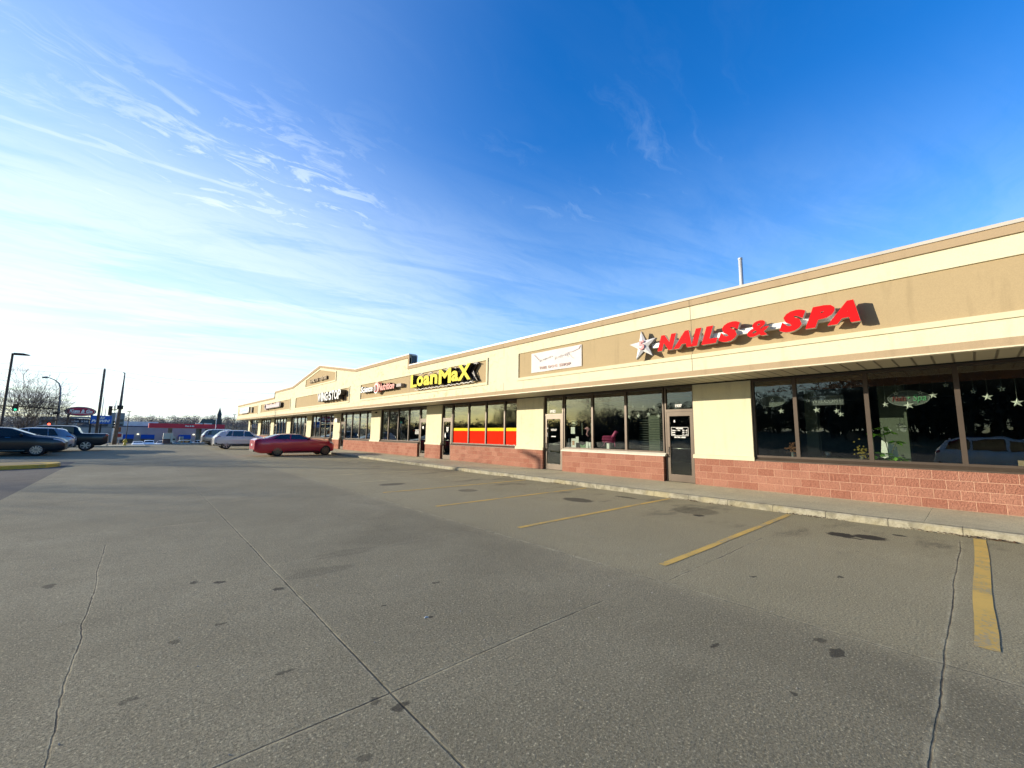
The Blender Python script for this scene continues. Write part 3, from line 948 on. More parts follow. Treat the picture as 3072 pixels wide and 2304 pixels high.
# field below, between and above the panels (front faces, real thickness)
def slab(y0, y1, z0, z1): mb.box(FX, FX + 0.12, y0, y1, z0, z1)
slab(FY0, FY1, 3.53, ZP0)
cuts = [FY0] + [v for p_ in PANELS for v in (p_[1], p_[0])] + [FY1]
for i in range(0, len(cuts), 2):
    slab(cuts[i], cuts[i + 1], ZP0, ZP1)
slab(FY0, FY1, ZP1, 5.45)
mb.prism([(22.28, 5.45), (22.28, 6.13), (30.66, 6.13), (39.10, 7.39), (47.66, 6.13), (55.55, 6.13), (55.55, 5.45)], 0, FX, FX + 0.12)
fas = bpart('fascia', mb, cream)
for (a, b_) in PANELS:
    mb2 = MB(); mb2.box(FX + 0.035, FX + 0.10, b_ - .01, a + .01, ZP0 - .01, ZP1 + .01)
    bpart('fascia_panel', mb2, tan)
# lower mouldings and frame trims
mb = MB()
mb.box(FX - 0.035, FX + .001, PANELS[0][1] - .1, PANELS[0][0] + 0.08, 3.885, ZP0)
for (a, b_) in PANELS[1:]:
    mb.box(FX - 0.04, FX + .001, b_ - 0.11, a + 0.09, 3.885, ZP0)
    mb.box(FX - 0.04, FX + .001, b_ - 0.11, b_, ZP0, ZP1 + 0.10)
    mb.box(FX - 0.02, FX + .001, a, a + .09, ZP0, ZP1 + 0.10)
    mb.box(FX - 0.022, FX + .001, b_, a, ZP1, ZP1 + 0.10)
gp = [(43.1, 5.92), (43.1, 6.56), (39.05, 7.18), (34.9, 6.56), (34.9, 5.72 + .2)]
go = [(43.25, 5.80), (43.25, 6.66), (39.05, 7.31), (34.75, 6.66), (34.75, 5.80)]
for i in range(5):
    j = (i + 1) % 5
    mb.prism([gp[i], gp[j], go[j], go[i]], 0, FX - 0.05, FX + .001)
bpart('panel_trim', mb, mat('cream_trim', (0.72, 0.67, 0.46), 0.85, var=0.06, bump=0.2))
mb = MB(); mb.prism(gp, 0, FX - 0.006, FX + .001)
bpart('gable_panel', mb, tan)
mb = MB()
mb.box(FX - 0.022, FX + 0.12, FY0 - .005, FY1 + .005, 3.372, 3.53)
bpart('lower_band', mb, tan2)
mb = MB(); mb.box(FX - 0.04, FX + 0.14, FY0 - .01, FY1 + .01, 3.345, 3.372)
bpart('drip_edge', mb, mat('cream_drip_metal', (0.72, 0.66, 0.48), 0.5))
# cornice and cap following the parapet line


def band(dz0, dz1, x0, x1):
    q = MB()
    for i in range(len(TOP) - 1):
        (ya, za), (yb, zb) = TOP[i], TOP[i + 1]
        if abs(ya - yb) < 1e-6:
            continue
        q.prism([(ya, za + dz0), (yb, zb + dz0), (yb, zb + dz1), (ya, za + dz1)], 0, x0, x1)
    return q


q = band(-0.25, -0.07, FX - 0.045, FX + 0.10)
q.box(FX - 0.043, FX + 0.10, 22.28, 22.46, 5.45, 6.13); q.box(FX - 0.043, FX + 0.10, 55.37, 55.55, 5.48, 6.13)
bpart('cornice', q, tan2)
bpart('cap', band(-0.07, 0.0, FX - 0.07, FX + 0.42), cap_m)
mb = MB()
for y in (5.27, 13.62, 22.27, 63.6):
    mb.box(FX - 0.0462, FX - 0.03, y - 0.007, y + 0.007, 5.452, 5.628)
    mb.box(FX - 0.0012, FX + .01, y - 0.007, y + 0.007, 5.05, 5.449)
    mb.box(FX - 0.0012, FX + .01, y - 0.007, y + 0.007, 3.532, 3.88)
mb.box(FX + 0.0338, FX + .05, 5.263, 5.277, 4.01, 5.04); mb.box(FX + 0.0338, FX + .05, 22.263, 22.277, 4.01, 5.04)
mb.box(FX - 0.0362, FX - .02, 5.264, 5.276, 3.887, 4.003)
bpart('expansion_joint', mb, mat('joint_sealant', (0.18, 0.14, 0.09), 0.9))
# parapet behind the step, seen end on, dark framed panel
mb = MB(); mb.box(FX + 0.12, FX + 0.46, 22.30, 55.5, 5.3, 6.30)
mb.prism([(30.66, 6.30), (39.10, 7.55), (47.66, 6.30)], 0, FX + 0.12, FX + 0.44)
mb.box(FX + .13, FX + .45, 22.285, 22.30, 5.72, 6.26)
bpart('raised_parapet', mb, darkgrey)
mb = MB()
mb.box(FX + .12, FX + .50, 22.27, 22.36, 6.28, 6.34); mb.box(FX + .12, FX + .50, 22.27, 22.30, 5.68, 5.73); mb.box(FX + .45, FX + .50, 22.27, 22.30, 5.73, 6.28)
bpart('parapet_trim', mb, cap_m)
mb = MB()
mb.box(FX + 0.12, 30.0, FY0, FY1, 5.0, 5.2)
bpart('roof', mb, roof_m)
mb = MB()
mb.box(13.80, 30.0, YB - 0.02, YB, 0.0, 5.3); mb.box(13.80, 30.0, YA, YA + 0.02, 0.0, 5.3); mb.box(29.8, 30.0, YA, YB, 0, 5.3)
mb.box(FX + 0.12, 13.9, FY1 - 0.1, FY1, 3.4, 5.6); mb.box(FX + 0.12, 13.9, FY0, FY0 + .1, 3.4, 5.6)
bpart('side_wall', mb, cream_wall)
# small fittings on the wall
mb = MB(); mb.box(13.22, PX, 38.35, 38.95, 2.52, 2.92)
bpart('meter_box', mb, [white_plastic])
mb = MB(); mb.tube([(13.33, 30.4, 3.16), (13.43, 30.4, 3.16)], [0.06, 0.06], 12); mb.tube([(13.27, 30.4, 3.12), (13.35, 30.4, 3.16)], [.035, .035], 8)
bpart('security_camera', mb, black)
# white pipe on the roof
mb = MB(); mb.tube([(14.6, 4.79, 5.1), (14.6, 4.79, 7.62)], 0.062, 12); mb.tube([(14.6, 4.79, 7.60), (14.6, 4.79, 7.66)], [0.07, 0.07], 12)
mb.build('vent_pipe', mat('galvanised_pipe', (0.66, 0.67, 0.68), 0.45, 0.2, 0.1), label='white metal vent pipe rising behind the roof edge above the red nail salon sign', cat='pipe')

# ------------------------------------------------------------------ door and window lettering (parts of the building)
dec = mat('white_vinyl_lettering', (0.86, 0.86, 0.84), 0.5)
GX = SX + 0.052     # just in front of the pane


def decal(parent, txt, yl, yr, z0, z1, bold=0.03, x=GX, line=1.0, align='CENTER', m_=dec, spacing=1.0, shear=0):
    q = MB(); text_x(q, txt, yl, yr, z0, z1, x - 0.0015, x + 0.0015, bold=bold, front=0, side=0, line=line, align=align, spacing=spacing, shear=shear)
    return q.build('lettering', m_, parent)


f37, d37 = DOORS[(1, 4)]
decal(f37, '1937', 6.74, 6.50, 2.63, 2.73, 0.045)
f33, d33 = DOORS[(1, 0)]
decal(f33, '1933', 12.53, 12.22, 2.60, 2.74, 0.02)
DX = SX + 0.004 + 0.020
q = MB()
bx0, bx1, bz0, bz1 = 6.895, 6.30, 1.665, 1.955
for (a, b_, c, d_) in [(bx0, bx1, bz1 - .012, bz1), (bx0, bx1, bz0, bz0 + .012), (bx0, bx0 - .012, bz0, bz1), (bx1 + .012, bx1, bz0, bz1)]:
    q.box(DX - .0015, DX + .0015, b_, a, c, d_)
text_x(q, 'HOURS', 6.72, 6.48, 1.885, 1.935, DX - .0015, DX + .0015, bold=0.05, side=0)
for (l, r_, z) in (('Mon. - Fri.', '10 - 8', 1.825), ('Sat.', '10 - 7', 1.760), ('Sun.', '11 - 4', 1.695)):
    wl = {'M': 0.29, 'S': 0.12}[l[0]]
    text_x(q, l, 6.865, 6.865 - wl, z, z + 0.045, DX - .0015, DX + .0015, bold=0.045, side=0)
    text_x(q, r_, 6.50, 6.335, z, z + 0.045, DX - .0015, DX + .0015, bold=0.045, side=0)
text_x(q, 'ENTER HERE', 6.79, 6.40, 1.595, 1.640, DX - .0015, DX + .0015, bold=0.05, side=0)
q.prism([(6.80, 2.12), (6.74, 2.12), (6.755, 2.20), (6.785, 2.20)], 0, DX - .0015, DX + .0015)
q.build('lettering', dec, d37)
q = MB()
for (y0, y1, z, hh) in ((12.45, 12.12, 1.87, .035), (12.45, 12.13, 1.82, .025), (12.43, 12.17, 1.55, .05)):
    n_ = 9
    for k in range(n_):
        a = y0 - (y0 - y1) * k / n_
        q.box(DX - .0015, DX + .0015, a - (y0 - y1) / n_ * 0.78, a, z, z + hh * random.uniform(0.6, 1.0))
q.tube([(DX - .001, 12.66, 1.93), (DX + .001, 12.66, 1.93)], 0.03, 12); q.box(DX - .0015, DX + .0015, 12.655, 12.675, 1.55, 1.74)
q.build('lettering', dec, d33)
f, d = DOORS[(2, 0)]
q = MB()
for k, (wd_, z) in enumerate(((.30, 1.98), (.24, 1.93), (.22, 1.88), (.26, 1.83), (.22, 1.78), (.12, 1.72))):
    for s in range(6):
        a = 20.72 + wd_ / 2 - wd_ * s / 6
        q.box(DX - .0015, DX + .0015, a - wd_ / 6 * .8, a, z, z + .035)
q.prism([(21.0, 1.42), (20.88, 1.38), (20.90, 1.62), (20.96, 1.70), (21.0, 1.56)], 0, DX - .0015, DX + .0015)
q.build('lettering', dec, d)
f, d = DOORS[(3, 4)]
q = MB(); q.tube([(DX - .0015, 23.55, 2.0), (DX + .0015, 23.55, 2.0)], 0.09, 20, sm=False); q.box(DX - .0015, DX + .0015, 23.80, 23.84, 1.5, 1.7); q.build('lettering', dec, d)
q = MB()
for k in range(4):
    for s in range(6):
        a = 24.60 - 0.09 * s
        q.box(GX - .0015, GX + .0015, a - .07, a, 1.82 - k * .08, 1.86 - k * .08)
q.build('lettering', dec, FRAMES[(3, 3)])
# red and yellow window film in the loan shop
film_r = mat('red_window_film', (0.72, 0.022, 0.006), 0.8, spec=0.02, var=0.12, vscale=2.5, bump=0.25, bscale=2.0, bdist=0.03)
film_y = mat('yellow_window_film', (0.80, 0.60, 0.04), 0.8, spec=0.02)
for i in range(1, 5):
    ys_ = [21.25, 20.18, 18.62, 17.08, 15.58, 14.60]
    a, b_ = ys_[i] - 0.05, ys_[i + 1] + 0.05
    q = MB(); q.box(GX - .001, GX + .001, b_, a, 1.135, 1.80, 0); q.box(GX - .001, GX + .001, b_, a, 1.80, 1.955, 1)
    q.build('window_film', [film_r, film_y], FRAMES[(2, i)])

# ------------------------------------------------------------------ signs on the fascia
# nails & spa
S = thing('nail_salon_sign', (11.6, 4.2, 4.4), 'red channel letter sign reading 5 star NAILS & SPA over the right hand shop', 'sign')
red2 = [letter_red, letter_side]
for ch, yl, yr, z0, z1 in [('N', 6.20, 5.60, 4.19, 4.66), ('A', 5.70, 5.14, 4.19, 4.68), ('I', 5.16, 4.86, 4.19, 4.685), ('L', 4.88, 4.44, 4.19, 4.685),
                           ('S', 4.42, 3.86, 4.175, 4.70), ('&', 3.70, 3.19, 4.20, 4.60), ('S', 2.98, 2.42, 4.185, 4.70), ('P', 2.45, 1.87, 4.20, 4.69), ('A', 2.03, 1.44, 4.20, 4.70)]:
    q = MB(); text_x(q, ch, yl, yr, z0, z1, 11.47, 11.60, shear=0.28, bold=0.03 if ch == '&' else 0.075)
    q.build('letter', red2, S)
q = MB(); q.box(11.60, 11.75, 1.75, 6.45, 4.345, 4.485)
q.build('raceway', white_plastic, S)
q = MB(); poly = []
for k in range(10):
    a = math.pi / 2 + 0.10 + k * math.pi / 5
    rr = 0.47 if k % 2 == 0 else 0.185
    poly.append((6.70 - 0.0 + math.cos(a) * rr * -1.0 * 1.02, 4.45 + math.sin(a) * rr))
q.prism(poly, 0, 11.50, 11.62, 1)
cv = (11.44, 6.70, 4.45)
for k in range(10):
    p1, p2 = poly[k], poly[(k + 1) % 10]
    q.face([(11.499, p1[0], p1[1]), (11.499, p2[0], p2[1]), cv], 0)
st = q.build('star', [mat('star_face_silver', (0.66, 0.66, 0.68), 0.35, 0.1), mat('star_edge', (0.25, 0.24, 0.24), 0.4, 0.3)], S)
q = MB(); text_x(q, '5', 6.80, 6.62, 4.32, 4.60, 11.425, 11.445, bold=0.03, side=0)
q.build('numeral', mat('pale_red_numeral', (0.74, 0.25, 0.27), 0.5), S)

# dog shop banner
S = thing('dog_shop_banner', (11.72, 10.6, 4.5), 'white cloth banner with faint script reading THE DOG SHOP on the tan panel', 'banner')
q = MB(); N = 16
for i in range(N):
    def bx(t): return 11.730 + 0.012 * math.sin(t * 9) * math.sin(t * 3.1)
    t0, t1 = i / N, (i + 1) / N
    ya, yb_ = 11.90 - 2.60 * t0, 11.90 - 2.60 * t1
    q.face([(bx(t0), ya, 4.14), (bx(t1), yb_, 4.14 - .004), (bx(t1), yb_, 4.935), (bx(t0), ya, 4.94)], 0, True)
    q.face([(bx(t0) + .006, ya, 4.14), (bx(t1) + .006, yb_, 4.14 - .004), (bx(t1) + .006, yb_, 4.935), (bx(t0) + .006, ya, 4.94)], 0, True)
q.build('cloth', mat('white_banner_cloth', (0.68, 0.65, 0.64), 0.7), S)
q = MB()
text_x(q, 'THE DOG SHOP', 11.44, 9.82, 4.235, 4.345, 11.708, 11.716, bold=0.03, spacing=1.25, side=0)
q.build('lettering', mat('faded_brown_print', (0.52, 0.36, 0.32), 0.8), S)
q = MB()
def curve_x(pts, r_): q.tube([(11.712, y, z) for y, z in pts], r_, 5)
for (y0, n_, amp) in ((11.45, 10, .05), (10.62, 9, .06)):
    pts = []
    for k in range(70):
        t = k / 69
        pts.append((y0 - t * 0.75 - 0.03 * math.sin(t * n_ * 6.28), 4.58 + 0.10 * t + amp * math.cos(t * n_ * 6.28) * (0.6 + 0.4 * math.sin(t * 17))))
    curve_x(pts, 0.0055)
curve_x([(9.75 + 0.5 * math.cos(t / 9.0) * (0.4), 4.56 + 0.09 * math.sin(t / 4.0)) for t in range(20)], 0.005)
q.build('script', mat('pale_script_print', (0.62, 0.57, 0.57), 0.8), S)
q = MB()
for k in range(5):
    q.prism([(11.75 - k * .055, 4.86 - k * .05), (11.72 - k * .055, 4.82 - k * .05), (11.69 - k * .055, 4.86 - k * .05), (11.72 - k * .055, 4.89 - k * .05)], 0, 11.708, 11.716)
q.prism([(10.0, 4.72), (9.60, 4.83), (9.34, 4.91), (9.40, 4.80), (9.7, 4.73)], 0, 11.708, 11.716)
q.build('ornament', mat('pale_pink_print', (0.76, 0.66, 0.67), 0.8), S)

# loan shop sign
S = thing('loan_shop_sign', (11.6, 18.5, 4.5), 'yellow three dimensional letters reading LoanMax with black sides on the tan panel', 'sign')
lm = [('L', 21.42, 20.72, 4.215, 4.93), ('o', 20.72, 20.00, 4.23, 4.80), ('a', 19.98, 19.32, 4.23, 4.76), ('n', 19.27, 18.55, 4.235, 4.77), ('M', 18.42, 17.28, 4.17, 4.93),
      ('a', 17.25, 16.62, 4.21, 4.74), ('X', 16.68, 15.62, 4.20, 4.97)]
for ch, yl, yr, z0, z1 in lm:
    q = MB(); text_x(q, ch, yl, yr, z0, z1, 11.38, 11.74, bold=0.035)
    q.build('letter', [letter_yel, letter_blk], S)
q = MB()
text_x(q, 'M', 18.30, 17.16, 4.15, 4.95, 11.60, 11.75, bold=0.09, front=0, side=0)
text_x(q, 'X', 16.6, 15.36, 4.13, 5.0, 11.60, 11.75, bold=0.10, front=0, side=0)
q.build('letter_backing', letter_blk, S)  # raised black backing layer behind the M and X
q = MB()
pts = [(11.60, 21.30 - k * 0.115, 4.10 + 0.028 * math.sin(k * 1.9) + 0.012 * math.sin(k * 5.1)) for k in range(50)]
q.tube(pts, 0.027, 6)
q.tube([(11.60, y, z) for y, z in ((15.75, 4.14), (15.55, 4.35), (15.70, 4.62))], 0.025, 6)
for (y, z) in ((20.6, 4.97), (19.6, 4.93), (17.9, 4.98), (16.3, 4.99), (15.5, 4.96), (18.7, 4.90)):
    q.tube([(11.60, y + .18, z - .04), (11.60, y, z + .01), (11.60, y - .2, z - .01)], 0.025, 6)
q.build('tinsel_outline', mat('pale_outline', (0.66, 0.64, 0.62), 0.5), S)

# nutrition shop sign
S = thing('nutrition_shop_sign', (11.6, 26.3, 4.5), 'white and red letters reading Science Nutrition around a round target logo', 'sign')
x = 28.85
for ch, wd_ in zip('Science', (.38, .32, .15, .33, .33, .31, .33)):
    up = ch in 'S'
    q = MB(); text_x(q, ch, x, x - wd_, 4.40 + (28.85 - x) * 0.0, 4.82 if up else (4.78 if ch == 'i' else 4.70), 11.45, 11.72, shear=0.15, bold=0.03)
    q.build('letter', [letter_white, letter_blk], S); x -= wd_ - 0.02
q = MB()
def disc(mbq, x, y, z, r_, xb, mi=0, sy=1.0, n_=32):
    mbq.prism([(y + r_ * sy * math.cos(2 * math.pi * k / n_), z + r_ * math.sin(2 * math.pi * k / n_)) for k in range(n_)], 0, x, xb, mi)
disc(q, 11.44, 26.28, 4.54, 0.33, 11.72, 0); disc(q, 11.425, 26.28, 4.54, 0.24, 11.5, 1); disc(q, 11.41, 26.28, 4.54, 0.18, 11.5, 2)
disc(q, 11.45, 26.20, 4.62, 0.36, 11.70, 3)
q.build('logo', [letter_white, letter_red, letter_blk, mat('salmon_acrylic', (0.72, 0.20, 0.16), 0.4)], S)
x = 25.88
for ch, wd_ in zip('Nutrition', (.42, .32, .20, .22, .15, .20, .15, .33, .33)):
    q = MB(); text_x(q, ch, x, x - wd_, 4.36, {'N': 4.80, 't': 4.78, 'i': 4.78}.get(ch, 4.66), 11.45, 11.72, shear=0.15, bold=0.03)
    q.build('letter', [mat('salmon_acrylic', (0.72, 0.20, 0.16), 0.4), letter_blk], S); x -= wd_ - 0.01
q = MB(); q.box(11.50, 11.75, 22.85, 23.45, 4.43, 4.62)
q.build('raceway_box', mat('grey_box', (0.30, 0.26, 0.24), 0.6), S)

# wing shop sign
S = thing('wing_shop_sign', (11.6, 35.0, 4.5), 'tall white condensed letters reading WING STOP with deep black sides', 'sign')
x = 37.85
for ch, wd_ in zip('WING.STOP', (.95, .22, .62, .66, .18, .60, .58, .72, .66)):
    z0, z1 = (4.20, 4.94)
    if ch == '.': z0, z1 = 4.50, 4.68
    q = MB(); text_x(q, ch, x, x - wd_, z0, z1, 11.28, 11.72, bold=0.03)
    q.build('letter', [letter_white, letter_blk], S); x -= wd_ + 0.045
# hamilton center letters
S = thing('centre_name_sign', (11.6, 39.1, 6.3), 'small tan letters reading HAMILTON CENTER inside the gable panel', 'sign')
x = 41.45
for ch in 'HAMILTON CENTER':
    wd_ = {' ': .30, 'I': .12, 'M': .36}.get(ch, .29)
    if ch != ' ':
        q = MB(); text_x(q, ch, x, x - wd_, 6.16, 6.46, 11.56, 11.71, bold=0.03)
        q.build('letter', [mat('tan_letter', (0.42, 0.32, 0.19), 0.7), mat('tan_letter_side', (0.16, 0.12, 0.08), 0.7)], S)
    x -= wd_ + 0.035
# mauve sign: letters too far to read
S = thing('mauve_script_sign', (11.6, 55.3, 4.6), 'mauve raised script sign with dark underside on the fourth tan panel', 'sign')
q = MB(); random.seed(5)
x = 59.1
disc(q, 11.42, 58.6, 4.62, 0.33, 11.7, 0)
q.prism([(58.7, 4.4), (58.2, 4.4), (58.35, 4.20)], 0, 11.45, 11.7, 1)
while x > 51.9:
    wd_ = random.uniform(0.28, 0.5); hh = random.uniform(0.36, 0.55)
    q.prism([(x, 4.42), (x - wd_ * .3, 4.38), (x - wd_, 4.42), (x - wd_ * 1.05, 4.42 + hh * .8), (x - wd_ * .6, 4.42 + hh), (x - .05, 4.42 + hh * .85)], 0, 11.42, 11.6, 0)
    x -= wd_ * 0.98
q.build('letters', mat('mauve_acrylic', (0.46, 0.36, 0.40), 0.5), S)
q = MB(); q.box(11.46, 11.74, 51.6, 57.8, 4.34, 4.42); q.box(11.46, 11.74, 51.35, 51.85, 4.42, 4.85)
q.build('raceway', letter_blk, S)
S = thing('blue_shop_sign', (11.6, 73.5, 4.6), 'pale blue and white box sign on the farthest tan panel', 'sign')
q = MB(); q.box(11.56, 11.74, 70.0, 77.3, 4.28, 5.10); q.build('box', mat('white_sign_face', (0.76, 0.77, 0.75), 0.5), S)
q = MB()
for k in range(6): q.box(11.545, 11.565, 71.4 + k * .8, 72.0 + k * .8, 4.5, 4.9)
q.build('blue_marks', mat('light_blue_print', (0.25, 0.48, 0.68), 0.5), S)
q = MB(); q.box(11.57, 11.74, 67.6, 68.3, 4.20, 4.95); q.box(11.57, 11.74, 71, 76, 4.18, 4.27)
q.build('dark_bracket', letter_blk, S)

# ------------------------------------------------------------------ things behind the glass
clear_star = mat('frosted_star_plastic', (0.72, 0.74, 0.70), 0.3)
thread = mat('star_thread', (0.30, 0.31, 0.30), 0.6)


def hanging_star(y, z, r_, x, label, top=3.0, tilt=0.1, hollow=False):
    t = thing('hanging_star', (x, y, z), label, 'star ornament', 'hanging window stars')
    q = MB(); poly = []
    for k in range(10):
        a = math.pi / 2 + tilt + k * math.pi / 5
        rr = r_ if k % 2 == 0 else r_ * 0.40
        poly.append((y + math.cos(a) * rr, z + math.sin(a) * rr))
    if hollow:
        inner = [(y + (p_[0] - y) * .55, z + (p_[1] - z) * .55) for p_ in poly]
        for k in range(10):
            q.prism([poly[k], poly[(k + 1) % 10], inner[(k + 1) % 10], inner[k]], 0, x - .008, x + .008)
    else:
        for s in (-1, 1):
            c = (x + s * 0.022, y, z)
            for k in range(10):
                p1, p2 = poly[k], poly[(k + 1) % 10]
                q.face([(x, p1[0], p1[1]), (x, p2[0], p2[1]), c])
    q.build('star', clear_star, t)
    q = MB(); q.tube([(x, y, z + r_ * .9), (x, y, min(top, z + r_ + 0.42))], 0.0028, 4); q.build('thread', thread, t)


ordn = ['first', 'second', 'third', 'fourth', 'fifth', 'sixth', 'seventh', 'eighth', 'ninth', 'tenth', 'eleventh', 'twelfth', 'thirteenth', 'fourteenth', 'fifteenth', 'sixteenth', 'seventeenth', 'eighteenth']
SS = [(4.08, 2.54, .055, 1), (4.05, 2.38, .055, 0), (3.86, 2.75, .055, 1), (3.65, 2.41, .085, 0), (3.0, 2.68, .06, 1), (2.81, 2.41, .09, 0), (2.37, 2.37, .075, 0), (2.29, 2.28, .075, 0),
      (1.4, 2.5, .075, 0), (1.19, 2.76, .055, 1), (0.98, 2.46, .10, 0), (0.76, 2.75, .055, 1), (0.55, 2.68, .085, 0), (0.33, 2.9, .055, 1), (-0.08, 2.72, .055, 1), (-0.28, 2.59, .085, 0), (-0.49, 2.75, .06, 1), (-0.68, 2.45, .095, 0)]
for i, (y, z, r_, ho) in enumerate(sorted(SS, reverse=True)):
    k_ = 'small hollow' if ho else ('large clear' if r_ > .08 else 'clear')
    hanging_star(y, z, r_, 13.74, '%s star ornament hanging in the wide salon windows, %s from the left there' % (k_, ordn[i]), tilt=random.uniform(-.2, .2), hollow=bool(ho))
for i, (y, z, r_) in enumerate([(8.67, 2.36, .10), (8.49, 2.74, .055), (8.27, 2.38, .09), (8.06, 2.73, .05), (7.84, 2.43, .09), (7.63, 2.70, .06), (7.45, 2.36, .09)]):
    hanging_star(y, z, r_, 13.74, '%s star ornament in the window left of the 1937 door, %s from the left' % ('high small' if r_ < .07 else 'low large', ordn[i]), top=3.0, tilt=random.uniform(-.2, .2), hollow=r_ < .07)


def oval_sign(name, y, z, ry, rz_, label, texts):
    t = thing(name, (13.9, y, z), label, 'window sign')
    q = MB(); q.prism([(y + ry * math.cos(k * math.pi / 24), z + rz_ * math.sin(k * math.pi / 24)) for k in range(48)], 0, 13.80, 13.815)
    q.build('board', mat('dim_oval_board', (0.11, 0.125, 0.12), 0.5), t)
    q = MB(); q.tube([(13.79, y + ry * .95 * math.cos(k * math.pi / 24), z + rz_ * .93 * math.sin(k * math.pi / 24)) for k in range(49)], 0.006, 5)
    q.build('rim_tube', mat('unlit_pale_tube', (0.30, 0.33, 0.32), 0.4), t)
    for (s, yl, yr, z0, z1, m_) in texts:
        q = MB(); text_x(q, s, yl, yr, z0, z1, 13.783, 13.795, shear=.2, bold=0.0, side=0); q.build('lettering', m_, t)


unlit_red = mat('unlit_red_tube', (0.22, 0.05, 0.05), 0.4)
unlit_grn = mat('unlit_green_tube', (0.14, 0.42, 0.22), 0.4)
oval_sign('oval_spa_sign', 0.98, 2.635, 0.385, 0.195, 'oval tube sign reading Nails + Spa behind the salon window above the plant',
          [('Nails', 1.27, 1.02, 2.57, 2.70, unlit_red), ('+', 1.00, 0.94, 2.62, 2.68, unlit_grn), ('Spa', 0.90, 0.67, 2.52, 2.72, unlit_grn)])
oval_sign('oval_window_sign', 3.90, 2.71, 0.36, 0.17, 'dim oval sign behind the narrow leftmost salon window', [])
t = thing('welcome_sign', (13.9, 2.6, 2.67), 'rectangular sign reading WELCOME behind the second salon window', 'window sign')
q = MB(); q.box(13.80, 13.815, 2.22, 2.97, 2.54, 2.80); q.build('board', mat('dim_welcome_board', (0.12, 0.13, 0.14), 0.5), t)
q = MB(); text_x(q, 'WELCOME', 2.92, 2.27, 2.60, 2.71, 13.79, 13.80, side=0); q.build('lettering', mat('dim_white_lettering', (0.36, 0.38, 0.40), 0.5), t)

# leafy pot plant with a white card behind it
leaf_g = mat('glossy_green_leaf', (0.24, 0.52, 0.06), 0.4, var=0.4, vscale=9)
t = thing('potted_plant', (13.80, 1.42, 1.05), 'leafy green umbrella plant in a pot behind the salon window', 'plant')
q = MB(); q.tube([(13.82, 1.42, 0.80), (13.82, 1.42, 1.08)], [.12, .15], 14); q.build('pot', mat('plant_pot', (0.25, 0.12, 0.07), 0.6), t)
q = MB()
stems = [[(13.82, 1.42, 1.05), (13.80, 1.44, 1.35), (13.80, 1.47, 1.62), (13.80, 1.50, 1.90)], [(13.82, 1.40, 1.1), (13.80, 1.36, 1.35), (13.78, 1.27, 1.58)],
         [(13.82, 1.42, 1.05), (13.75, 1.60, 1.18)], [(13.82, 1.42, 1.05), (13.75, 1.30, 1.20)], [(13.80, 1.46, 1.55), (13.78, 1.60, 1.74)]]
for s_ in stems: q.tube(s_, 0.008, 6)
q.build('stem', mat('plant_stem', (0.12, 0.12, 0.05), 0.7), t)
q = MB(); random.seed(11)
for (cx, cy, cz) in [(13.80, 1.50, 1.92), (13.78, 1.27, 1.60), (13.76, 1.62, 1.20), (13.74, 1.30, 1.22), (13.78, 1.62, 1.76), (13.8, 1.42, 1.18), (13.8, 1.52, 1.30), (13.79, 1.36, 1.82), (13.75, 1.5, 1.15), (13.75, 1.22, 1.16)]:
    for k in range(9):
        a = k * 0.7 + random.random(); L = random.uniform(.14, .22)
        d = Vector((math.cos(a) * 0.6, math.sin(a), random.uniform(-.5, .1))).normalized()
        side = d.cross(Vector((0.5, 0, 1))).normalized() * L * .26
        c0 = Vector((cx, cy, cz))
        q.face([c0, c0 + d * L * .45 + side, c0 + d * L, c0 + d * L * .45 - side], 0)
q.build('leaves', leaf_g, t)
q = MB(); q.prism([(1.60, 1.12), (1.25, 1.12), (1.30, 1.50), (1.56, 1.62)], 0, 13.93, 13.94)
q.build('white_card', mat('white_card', (0.92, 0.92, 0.90), 0.6), label='white card standing behind the green plant in the salon window', cat='card')
for (nm, y, z, s_, c_, lab) in [('yellow_flowers', 1.98, 1.30, .16, (0.22, 0.16, 0.02), 'yellow flower bunch on the counter in the second salon window'),
                                ('orange_flowers', 3.52, 1.35, .16, (0.16, 0.06, 0.02), 'dull orange flower bunch at the right of the narrow salon window')]:
    t = thing(nm, (14.1, y, z), lab, 'flowers'); q = MB()
    for k in range(60):
        c0 = Vector((14.1 + random.gauss(0, s_ * .3), y + random.gauss(0, s_ * .45), z + random.gauss(0, s_ * .6))); r_ = .022
        q.face([c0 + Vector((0, r_, 0)), c0 + Vector((.01, 0, r_)), c0 + Vector((0, -r_, 0)), c0 + Vector((-.01, 0, -r_))])
    q.build('petals', mat(nm + '_petal', c_, 0.8), t)
    q = MB(); q.tube([(14.1, y, z - .45), (14.1, y, z - .1)], [.06, .045], 10); q.build('vase', mat('dim_vase', (0.12, 0.13, 0.13), 0.3), t)
q = MB(); q.box(14.0, 14.7, 1.95, 3.0, 0.13, 1.12); q.build('reception_counter', mat('counter_wood', (0.10, 0.09, 0.06), 0.6), label='low dark counter behind the second salon window', cat='counter')
q = MB(); q.tube([(14.15, 2.72, 1.12), (14.15, 2.72, 1.28)], [.05, .065], 12); q.build('silver_cup', mat('silver_cup', (0.4, 0.42, 0.42), 0.3, 0.6), label='small silver cup standing on the salon counter', cat='cup')
q = MB(); q.box(13.64, 13.76, -0.80, -0.58, 1.085, 1.24); q.build('cardboard_box', mat('brown_cardboard', (0.36, 0.25, 0.14), 0.8), label='brown cardboard box on the sill at the right edge of the salon window', cat='box')

